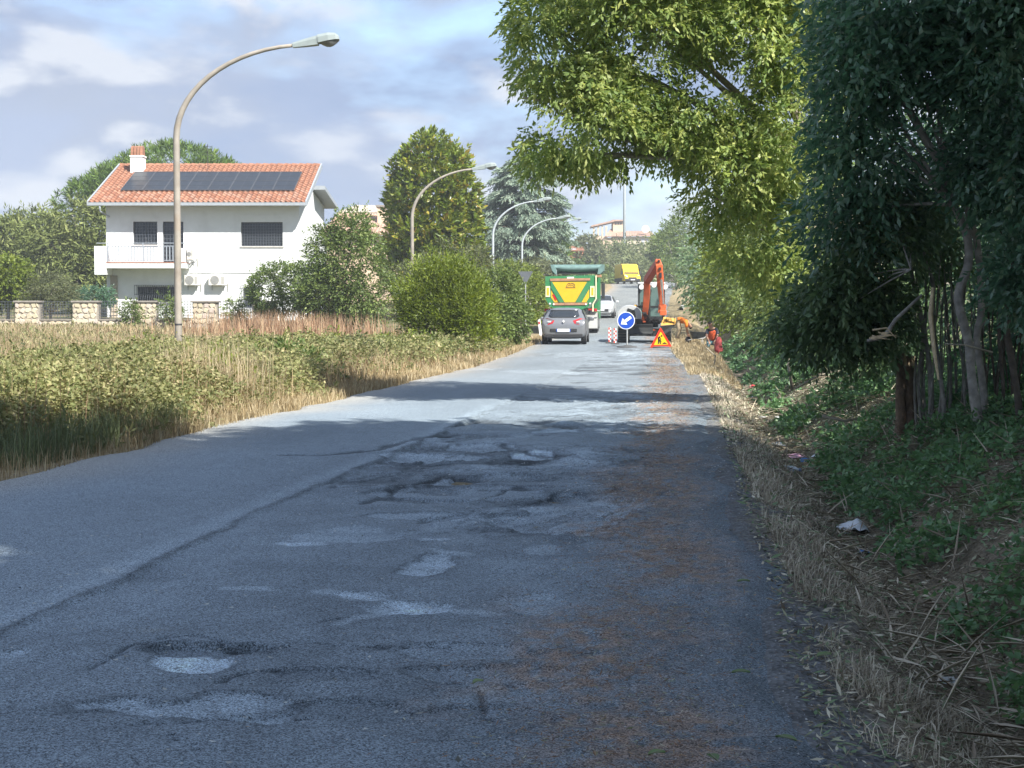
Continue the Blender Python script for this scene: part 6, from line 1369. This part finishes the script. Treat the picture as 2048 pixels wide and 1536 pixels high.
P, D, LL, WW, tone = sprays(O, rdir(len(O))*np.array([1, 1, .6])+np.array([.15, -.35, .35]), 4, .19, 1, 1, .35, .9)
sc = np.tile(sz, 4)*1.12; tone = np.clip(tone*.75 + .25*np.tile(clump(x, y, 107, .9), 4) + .12*np.tile(rng.random(len(x)) < .10, 4), 0, 1)
tag(leaves('bramble_growth', P, D, LL*.072*sc, WW*.045*sc, tone, lf_bramble), 'mixed green brambles and weeds covering the left verge', 'undergrowth', None, 'stuff')
def blades(name, x, y, z0, hgt, lean, wid, tone, mat, label, cat='grass'):
    """Two-part bent grass blades."""
    n = len(x); az = rng.random(n)*6.283; dx, dy = np.cos(az), np.sin(az); B = np.stack([x, y, z0], 1); s_ = np.stack([-dy, dx, 0*dx], 1)*(wid/2)[:, None]
    M1 = B + np.stack([dx*lean*.3, dy*lean*.3, hgt*.6], 1); T = B + np.stack([dx*lean, dy*lean, hgt], 1)
    v = np.stack([B-s_, B+s_, M1+s_*.7, M1-s_*.7, T], 1).reshape(-1, 3); b_ = np.arange(n)[:, None]*5
    f = np.concatenate([b_+np.array([[0, 1, 2]]), b_+np.array([[0, 2, 3]]), b_+np.array([[3, 2, 4]])], 0)
    return tag(np_mesh(name, v, f, mat, None, {'tone': np.repeat(tone, 5)}), label, cat, None, 'stuff')
x, y, dd = sample_verge(66000); g = clump(x, y, 111, .45); near_edge = np.exp(-((dd-.3)/.6)**2)*sstep(15, 21, y)
keep = (g + near_edge*.22 + .20*sstep(3.5, 9, dd) + rng.random(len(x))*.25 > .55 + .10*(1-sstep(14, 19, y))); x, y, dd = x[keep], y[keep], dd[keep]
hh = (.16 + .50*np.minimum(1, np.maximum(dd, .05)/1.3))*(.5+.8*rng.random(len(x)))*np.interp(y, [13, 25, 45, 62], [1.1, .9, .55, .4]); lean = hh*(.2+.7*rng.random(len(x)))
blades('dry_grass', x, y, terrain(x, y), hh, lean, np.interp(y, [13, 30, 62], [.008, .013, .028]), rng.random(len(x)), lf_dry, 'tan dry grass growing among the brambles on the left verge')
# short burnt fringe along the left road edge
n = 16000; y = 9*(66/9)**rng.random(n); x = x_mid(y)-half_w(y)+.15 - np.abs(rng.normal(size=n))*.45; keep = rng.random(n) < np.interp(y, [9, 15, 20], [.25, .4, 1]); x, y = x[keep], y[keep]; n = len(x)
blades('verge_fringe', x, y, terrain(x, y), .05+.16*rng.random(n), .12*rng.random(n), np.interp(y, [9, 30, 62], [.006, .012, .028]), rng.random(n), lf_dry, 'short burnt grass along the left road edge')
# tall reddish dry stems by the wall's right end
n = 2600; c = W(585, 634, 56); x = c.x + rng.normal(size=n)*1.9; y = c.y + rng.normal(size=n)*1.6
blades('dry_reeds', x, y, terrain(x, y), .4+.85*rng.random(n), .5*rng.random(n), np.full(n, .03), rng.random(n), lf_reed, 'reddish dry reeds before the shrubs at the right end of the wall')
c = W(395, 790, 21); n = 900; x = c.x + rng.normal(size=n)*.35 + .2; y = c.y + rng.normal(size=n)*.6
blades('dry_tuft', x, y, terrain(x, y), .5+.6*rng.random(n), .5*rng.random(n), np.full(n, .010), .4+.6*rng.random(n), lf_dry, 'tall pale tuft of dry grass below the lamp post at the road edge')
n = 3400; c = W(200, 660, 58); x = c.x + rng.normal(size=n)*5; y = c.y + rng.normal(size=n)*1.3 - .4
blades('tall_grass', x, y, terrain(x, y), .10+.42*rng.random(n)**1.5, .4*rng.random(n), np.full(n, .022), .2+.8*rng.random(n), lf_dry, 'tall golden grass in front of the stone wall')
# dry stalks standing through the brambles
x, y, dd = sample_verge(5200); keep = dd > .5; x, y, dd = x[keep], y[keep], dd[keep]; n = len(x)
blades('dry_stalks', x, y, terrain(x, y), (.35+.6*rng.random(n))*np.interp(y, [13, 25, 62], [1, .9, .5]), .5*rng.random(n), np.interp(y, [13, 30, 62], [.007, .012, .022]), rng.random(n), lf_reed, 'dry brown stalks standing through the brambles')
# uneven tall tufts of pale grass across the verge
tx_, ty_, td_ = sample_verge(420); keep = td_ > .7; tx_, ty_ = tx_[keep], ty_[keep]; k_ = 34; m_ = len(tx_)
x = np.repeat(tx_, k_) + rng.normal(size=m_*k_)*.16; y = np.repeat(ty_, k_) + rng.normal(size=m_*k_)*.16; hh = np.repeat((.35+.55*rng.random(m_))*np.interp(ty_, [13, 20, 45, 62], [.7, 1, .75, .45]), k_)*(.6+.5*rng.random(m_*k_))
blades('grass_tufts', x, y, terrain(x, y), hh, hh*(.15+.6*rng.random(len(x))), np.interp(y, [13, 30, 62], [.007, .012, .024]), .35+.65*rng.random(len(x)), lf_dry, 'taller pale tufts of dry grass scattered over the left verge')
# taller weeds that stick out, with long leaves
n = 420; x, y, dd = sample_verge(n); O = np.stack([x, y, terrain(x, y)+verge_h(x, y, dd)*(.6+.4*rng.random(len(x)))], 1)
P, D, LL, WW, tone = sprays(O, rdir(len(O))*np.array([.5, .5, .3])+np.array([0, 0, .8]), 12, .26, .085, .024, .3, .9); tag(leaves('tall_weeds', P, D, LL, WW, .15+.5*tone, lf_bramble), 'taller leafy weeds rising above the brambles', 'weeds', None, 'stuff')
# shaded grass clump, near left
n = 5200; y = rng.uniform(12.0, 16.5, n); x = x_mid(y)-half_w(y)-.1-np.abs(rng.normal(size=n))*1.1
blades('shaded_grass', x, y, terrain(x, y), .15+.32*rng.random(n), .35*rng.random(n), np.full(n, .008), .2+.5*rng.random(n), leaf_mat('long green grass', [(0, (.09, .12, .06)), (.6, (.17, .20, .10)), (1, (.36, .33, .20))], .3, .6, .2), 'long green grass in the shade at the near end of the left verge')

# ================================================================== right verge and ditch
def right_pts(n, y0, y1, q0, q1, edge=False):
    y = y0*(y1/y0)**rng.random(n); xr = x_mid(y)+half_w(y); x = (xr if edge else x_ditch(y)) + q0 + (q1-q0)*rng.random(n); return x, y
n = 42000; x, y = right_pts(n, 3.6, 34, .12, .75, True); ok = (fbm(x*2.2, y*1.6, 120, 4) + .25*rng.random(n) > .60) & (x < x_ditch(y)-.1); x, y = x[ok], y[ok]
k_ = np.interp(y, [3.6, 12, 34], [.0035, .006, .013])
blades('cut_straw', x, y, terrain(x, y), .01+.09*rng.random(len(x))**2, .14*rng.random(len(x)), k_*1.2, rng.random(len(x)), leaf_mat('greyed straw', [(0, (.22, .185, .14)), (.5, (.44, .385, .29)), (1, (.70, .64, .51))], .2, .75, .2), 'cut straw and short dry grass beside the asphalt on the right')
n = 15000; y = 34*(70/34)**rng.random(n); xr = x_mid(y)+half_w(y); x = xr-.15 + rng.random(n)*np.maximum(x_ditch(y)-xr+.1, .4)
blades('golden_verge', x, y, terrain(x, y), .03+.13*rng.random(n), .14*rng.random(n), np.interp(y, [34, 70], [.014, .03]), .3+.7*rng.random(n), lf_dry, 'sunlit golden dry grass around the road-works sign')
def flat_bits(name, x, y, L, Wd, tone, mat, label, lift=.012, tilt=.25, cat='litter'):
    n = len(x); O = np.stack([x, y, terrain(x, y)+lift+.02*rng.random(n)], 1); D = rng.normal(size=(n, 3))*np.array([1, 1, tilt]); return tag(leaves(name, O, D, L, Wd, tone, mat, up=unit(rng.normal(size=(n, 3))*.3+np.array([0, 0, 1]))), label, cat, None, 'stuff')
n = 44000; x, y = right_pts(n, 3.6, 40, -.9, 2.1); s_ = np.interp(y, [4, 12, 40], [.6, 1, 1.8])
flat_bits('ditch_litter', x, y, (.03+.07*rng.random(len(x)))*s_, (.008+.02*rng.random(len(x)))*s_, rng.random(len(x)), leaf_mat('chopped plant litter', [(0, (.12, .10, .075)), (.35, (.27, .225, .165)), (.5, (.15, .24, .12)), (.65, (.20, .28, .15)), (.8, (.46, .41, .30)), (1, (.70, .66, .52))], .1, .8, .2), 'chopped leaves, straw and twigs covering the ditch')
n = 24000; x, y = right_pts(n, 4.6, 62, .05, 2.9); g = fbm(x*1.3, y*1.0, 130, 4); near = sstep(10, 6.5, y)*.10; ok = (g + .16*rng.random(n) + near + .12*sstep(.6, 1.3, x-x_ditch(y)) > .665); x, y = x[ok], y[ok]
O = np.stack([x, y, terrain(x, y)+.03+.16*rng.random(len(x))*(.4+g[ok])], 1); s_ = np.interp(y, [4, 12, 26, 60], [.75, 1, 1.6, 2.8])
P, D, LL, WW, tone = sprays(O, rdir(len(O))*np.array([1, 1, .4])+np.array([-.2, -.3, .3]), 5, .13, 1, 1, .3, .9); sc = np.tile(s_, 5); tag(leaves('ground_cover', P, D, LL*.055*sc, WW*.036*sc, tone, lf_ivy), 'low green brambles and ivy creeping over the right bank', 'ground cover', None, 'stuff')
n = 4600; x, y = right_pts(n, 5, 34, -.5, 2.3); flat_bits('pale_twigs', x, y, .12+.3*rng.random(n), .008+.008*rng.random(n), rng.random(n), leaf_mat('pale broken twigs', [(0, (.28, .22, .16)), (1, (.66, .59, .46))], .0, .8, .2), 'pale broken twigs and cut stalks in the ditch', .03, .35)
# clippings blown over the asphalt edge
n = 30000; y = 3.4*(46/3.4)**rng.random(n); xr = x_mid(y)+half_w(y); x = xr - .58 + rng.normal(size=n)*.27; keep = (fbm(x*2.6, y*1.3+9, 70, 5) + .3*rng.random(n) > .52); x, y = x[keep], y[keep]; n = len(x); O = np.stack([x, y, z_road(y)+.035+.0*x], 1)
s_ = np.interp(y, [3.4, 12, 40], [.65, 1, 2]); D = rng.normal(size=(n, 3))*np.array([1, 1, .06])
tag(leaves('road_clippings', O, D, (.012+.055*rng.random(n)**2.5)*s_, (.003+.006*rng.random(n))*s_, rng.random(n), leaf_mat('cut plant bits', [(0, (.13, .075, .05)), (.5, (.28, .17, .10)), (.78, (.36, .26, .16)), (.9, (.20, .25, .12)), (1, (.60, .57, .44))], .1, .8, .2), up=unit(rng.normal(size=(n, 3))*.2+np.array([0, 0, 1]))), 'small cut leaves and needles strewn along the asphalt edge', 'litter', None, 'stuff')
n = 420; y = 3.5*(30/3.5)**rng.random(n); x = x_mid(y)+(-2.2+4.6*rng.random(n))*.9; O = np.stack([x, y, z_road(y)+.03], 1); D = rng.normal(size=(n, 3))*np.array([1, 1, .06])
tag(leaves('loose_chips', O, D, .012+.02*rng.random(n), .012+.012*rng.random(n), rng.random(n), leaf_mat('pale chips', [(0, (.2, .2, .17)), (1, (.6, .62, .58))], 0, .7, .3), up=np.tile([[0., 0, 1]], (n, 1))), 'pale chips of leaf and stone scattered on the road', 'litter', None, 'stuff')

# loose grit and crumbled asphalt: small angular stones
n = 20000; y = 3.4*(15/3.4)**rng.random(n); L_ = x_mid(y)-half_w(y); R_ = x_mid(y)+half_w(y)
x = np.where(rng.random(n) < .45, L_ + (R_-L_)*rng.random(n), R_ - np.abs(rng.normal(size=n))*1.3 + .15); r = (.0018+.0046*rng.random(n)**3)*np.interp(y, [3.4, 8, 15], [.8, 1.1, 1.7])
o6 = np.array([[1, 0, 0], [-1, 0, 0], [0, 1, 0], [0, -1, 0], [0, 0, .7], [0, 0, -.7]], float); f8 = np.array([[0, 2, 4], [2, 1, 4], [1, 3, 4], [3, 0, 4]])
az = rng.random(n)*6.283; c_, s_ = np.cos(az)[:, None], np.sin(az)[:, None]; k6 = o6[None]*(.6+.8*rng.random((n, 6, 1)))*r[:, None, None]
zz = np.where(x > R_, terrain(x, y), z_road(y)+.010)
V = np.stack([x[:, None]+k6[:, :, 0]*c_-k6[:, :, 1]*s_, y[:, None]+k6[:, :, 0]*s_+k6[:, :, 1]*c_, zz[:, None]+k6[:, :, 2]+.004], -1).reshape(-1, 3)
tag(np_mesh('loose_gravel', V, (np.arange(n)[:, None, None]*6+f8[None]).reshape(-1, 3), leaf_mat('crumbled asphalt grit', [(0, (.12, .13, .15)), (.5, (.20, .215, .24)), (.85, (.34, .35, .37)), (1, (.55, .55, .52))], 0, .85, .3), None, {'tone': np.repeat(rng.random(n), 6)}), 'loose grit and crumbled asphalt on the near road', 'gravel', None, 'stuff')
# ================================================================== single litter pieces
def sheet_scrap(name, label, cat, px, py, size, mat, gz=None, h=.10, seed=0, n=9):
    """Crumpled film or paper: a rumpled closed-in sheet, standing on the ground."""
    rs = np.random.default_rng(seed); a = np.array([G(px, py, z) for z in np.linspace(.4, -.6, 60)]); zt = terrain(a[:, 0], a[:, 1]); i = int(np.argmin(np.abs(a[:, 2]-zt))); p = a[i]
    t = thing(name, label, cat, (p[0], p[1], float(terrain(p[0], p[1]))+.01), rs.random()*6)
    rows = []
    for j in range(n):
        v = j/(n-1)*2-1; row = []
        for k in range(n):
            u = k/(n-1)*2-1; r = math.hypot(u, v); sh = 1/max(1, .75*r+.25*max(abs(u), abs(v))+.0)
            row.append((u*size[0]/2*sh+rs.normal()*.008, v*size[1]/2*sh+rs.normal()*.008, max(.0, (h*(1-r*r*.7)*(.6+.4*math.sin(3*u+seed)*math.cos(2.3*v+seed)) + rs.normal()*h*.13))))
        rows.append(row)
    MB().grid(rows).build('sheet', mat, t, smooth=True, subsurf=1); return t
m_bag = M('white plastic film', (.72, .76, .80), .4, .04, 20, spec=.5); m_bluep = M('blue plastic film', (.03, .16, .42), .4, .1, 20); m_pink = M('pink wrapper', (.50, .26, .36), .5, .15, 20)
m_redp = M('red wrapper', (.50, .05, .06), .5, .1, 20); m_clear = M('cloudy bottle plastic', (.50, .56, .60), .25, .1, 20, spec=.6); m_paper = M('dirty paper', (.45, .46, .44), .8, .15, 12)
sheet_scrap('plastic_bag', 'crumpled white plastic bag, the largest litter in the ditch', 'plastic bag', 1706, 1062, (.27, .25), m_bag, h=.12, seed=3)
sheet_scrap('plastic_scrap', 'dark blue plastic scrap just below the white bag', 'litter', 1731, 1110, (.10, .09), m_bluep, h=.04, seed=5)
sheet_scrap('wrapper', 'pink wrapper lying across the ditch bottom', 'litter', 1590, 918, (.40, .25), m_pink, h=.07, seed=8)
sheet_scrap('plastic_scrap', 'bright blue plastic scrap beside the pink wrapper', 'litter', 1612, 926, (.22, .2), m_bluep, h=.07, seed=11)
sheet_scrap('plastic_scrap', 'pale crumpled plastic in the ditch, above the pink wrapper', 'litter', 1555, 892, (.22, .2), m_clear, h=.06, seed=13)
sheet_scrap('paper_scrap', 'white paper scrap right beside the blue plastic', 'litter', 1635, 915, (.12, .12), m_bag, h=.05, seed=15)
sheet_scrap('paper_scrap', 'flat grey paper lying between dark leaves, middle of the ditch', 'litter', 1524, 836, (.26, .2), m_paper, h=.03, seed=17)
sheet_scrap('paper_scrap', 'small grey paper right of the flat one in the ditch', 'litter', 1560, 836, (.18, .15), m_paper, h=.04, seed=18)
sheet_scrap('wrapper', 'red wrapper farthest along the ditch', 'litter', 1510, 776, (.24, .2), m_redp, h=.09, seed=19)
sheet_scrap('plastic_scrap', 'white plastic lump just below the red wrapper', 'litter', 1509, 795, (.18, .16), m_bag, h=.09, seed=21)
sheet_scrap('paper_scrap', 'torn grey paper among the green leaves at the lower right', 'litter', 1905, 1368, (.14, .08), m_paper, h=.02, seed=23)
a = np.array([G(1580, 946, z) for z in np.linspace(.4, -.6, 60)]); i = int(np.argmin(np.abs(a[:, 2]-terrain(a[:, 0], a[:, 1])))); p = a[i]
t = thing('plastic_bottle', 'cloudy plastic bottle lying below the pink wrapper', 'bottle', (p[0], p[1], p[2]+.04), R(-35))
MB().lathe([(.012, -.14), (.036, -.135), (.038, -.06), (.033, -.03), (.038, 0), (.038, .06), (.016, .10), (.014, .125)], (0, 0, 0), 'x', 14).build('bottle_body', m_clear, t, smooth=True); MB().lathe([(.016, .126), (.016, .145)], (0, 0, 0), 'x', 12).build('cap', m_bluep, t)
# leaves one can pick out on the asphalt
m_leafg = leaf_mat('fallen green leaf', [(0, (.10, .17, .06)), (1, (.24, .34, .14))], .2, .5, .3)
def fallen(px, py, L, az, label, tone=.5):
    p = G(px, py, .03); z = max(float(terrain(p.x, p.y)), float(z_road(p.y))+.03 if p.x < .5 else -9)+.01
    t = thing('fallen_leaf', label, 'leaf', (p.x, p.y, z), az, 'fallen leaves on the asphalt'); n = 7; rows = []
    for i in range(n):
        u = i/(n-1); wv = L*.30*math.sin(math.pi*min(max(u, .03), .985))**.8; rows.append([(L*u, -wv, .005*math.sin(u*3)+.006), (L*u, 0, .005*math.sin(u*3)), (L*u, wv, .005*math.sin(u*3)+.007)])
    o = MB().grid(rows).build('blade', m_leafg, t, smooth=True); at = o.data.attributes.new('tone', 'FLOAT', 'POINT'); at.data.foreach_set('value', np.full(n*3, tone))
    MB().tube([(-L*.25, .0, .004), (0, 0, .004), (L*.9, 0, .012)], [.0012, .0016, .0006], 5).build('stalk', m_pale_bark, t)
fallen(1468, 1352, .065, .1, 'green fallen leaf lying flat in the middle of the dark asphalt edge', .4)
fallen(1300, 1518, .055, .5, 'green fallen leaf at the bottom edge, left of the others', .7)
fallen(1600, 1490, .07, 2.6, 'curled green fallen leaf at the bottom, by the dry straw', .3)
fallen(945, 1374, .05, .9, 'pale green fallen leaf alone beside the pothole', 1.0)
fallen(1478, 1168, .06, .2, 'small green fallen leaf on the asphalt above the others', .5)
fallen(1640, 1320, .075, .7, 'broad green fallen leaf in the straw right of the asphalt', .6)
fallen(1440, 1530, .06, 2.0, 'dark green fallen leaf at the bottom edge, between two others', .1)
# ================================================================== thin summer haze
hb = MB().box((-320, -60, -2.2), (320, 640, 40)); hm = bpy.data.materials.new('summer haze'); hm.use_nodes = True; ht = hm.node_tree
for n_ in list(ht.nodes):
    if n_.type != 'OUTPUT_MATERIAL': ht.nodes.remove(n_)
pv = ht.nodes.new('ShaderNodeVolumePrincipled'); pv.inputs['Color'].default_value = (.88, .94, 1, 1); pv.inputs['Density'].default_value = .0007; pv.inputs['Anisotropy'].default_value = 0.0
ht.links.new(pv.outputs['Volume'], [n_ for n_ in ht.nodes if n_.type == 'OUTPUT_MATERIAL'][0].inputs['Volume'])
tag(hb.build('haze', hm), 'thin summer haze over the road and fields', 'haze', None, 'stuff')
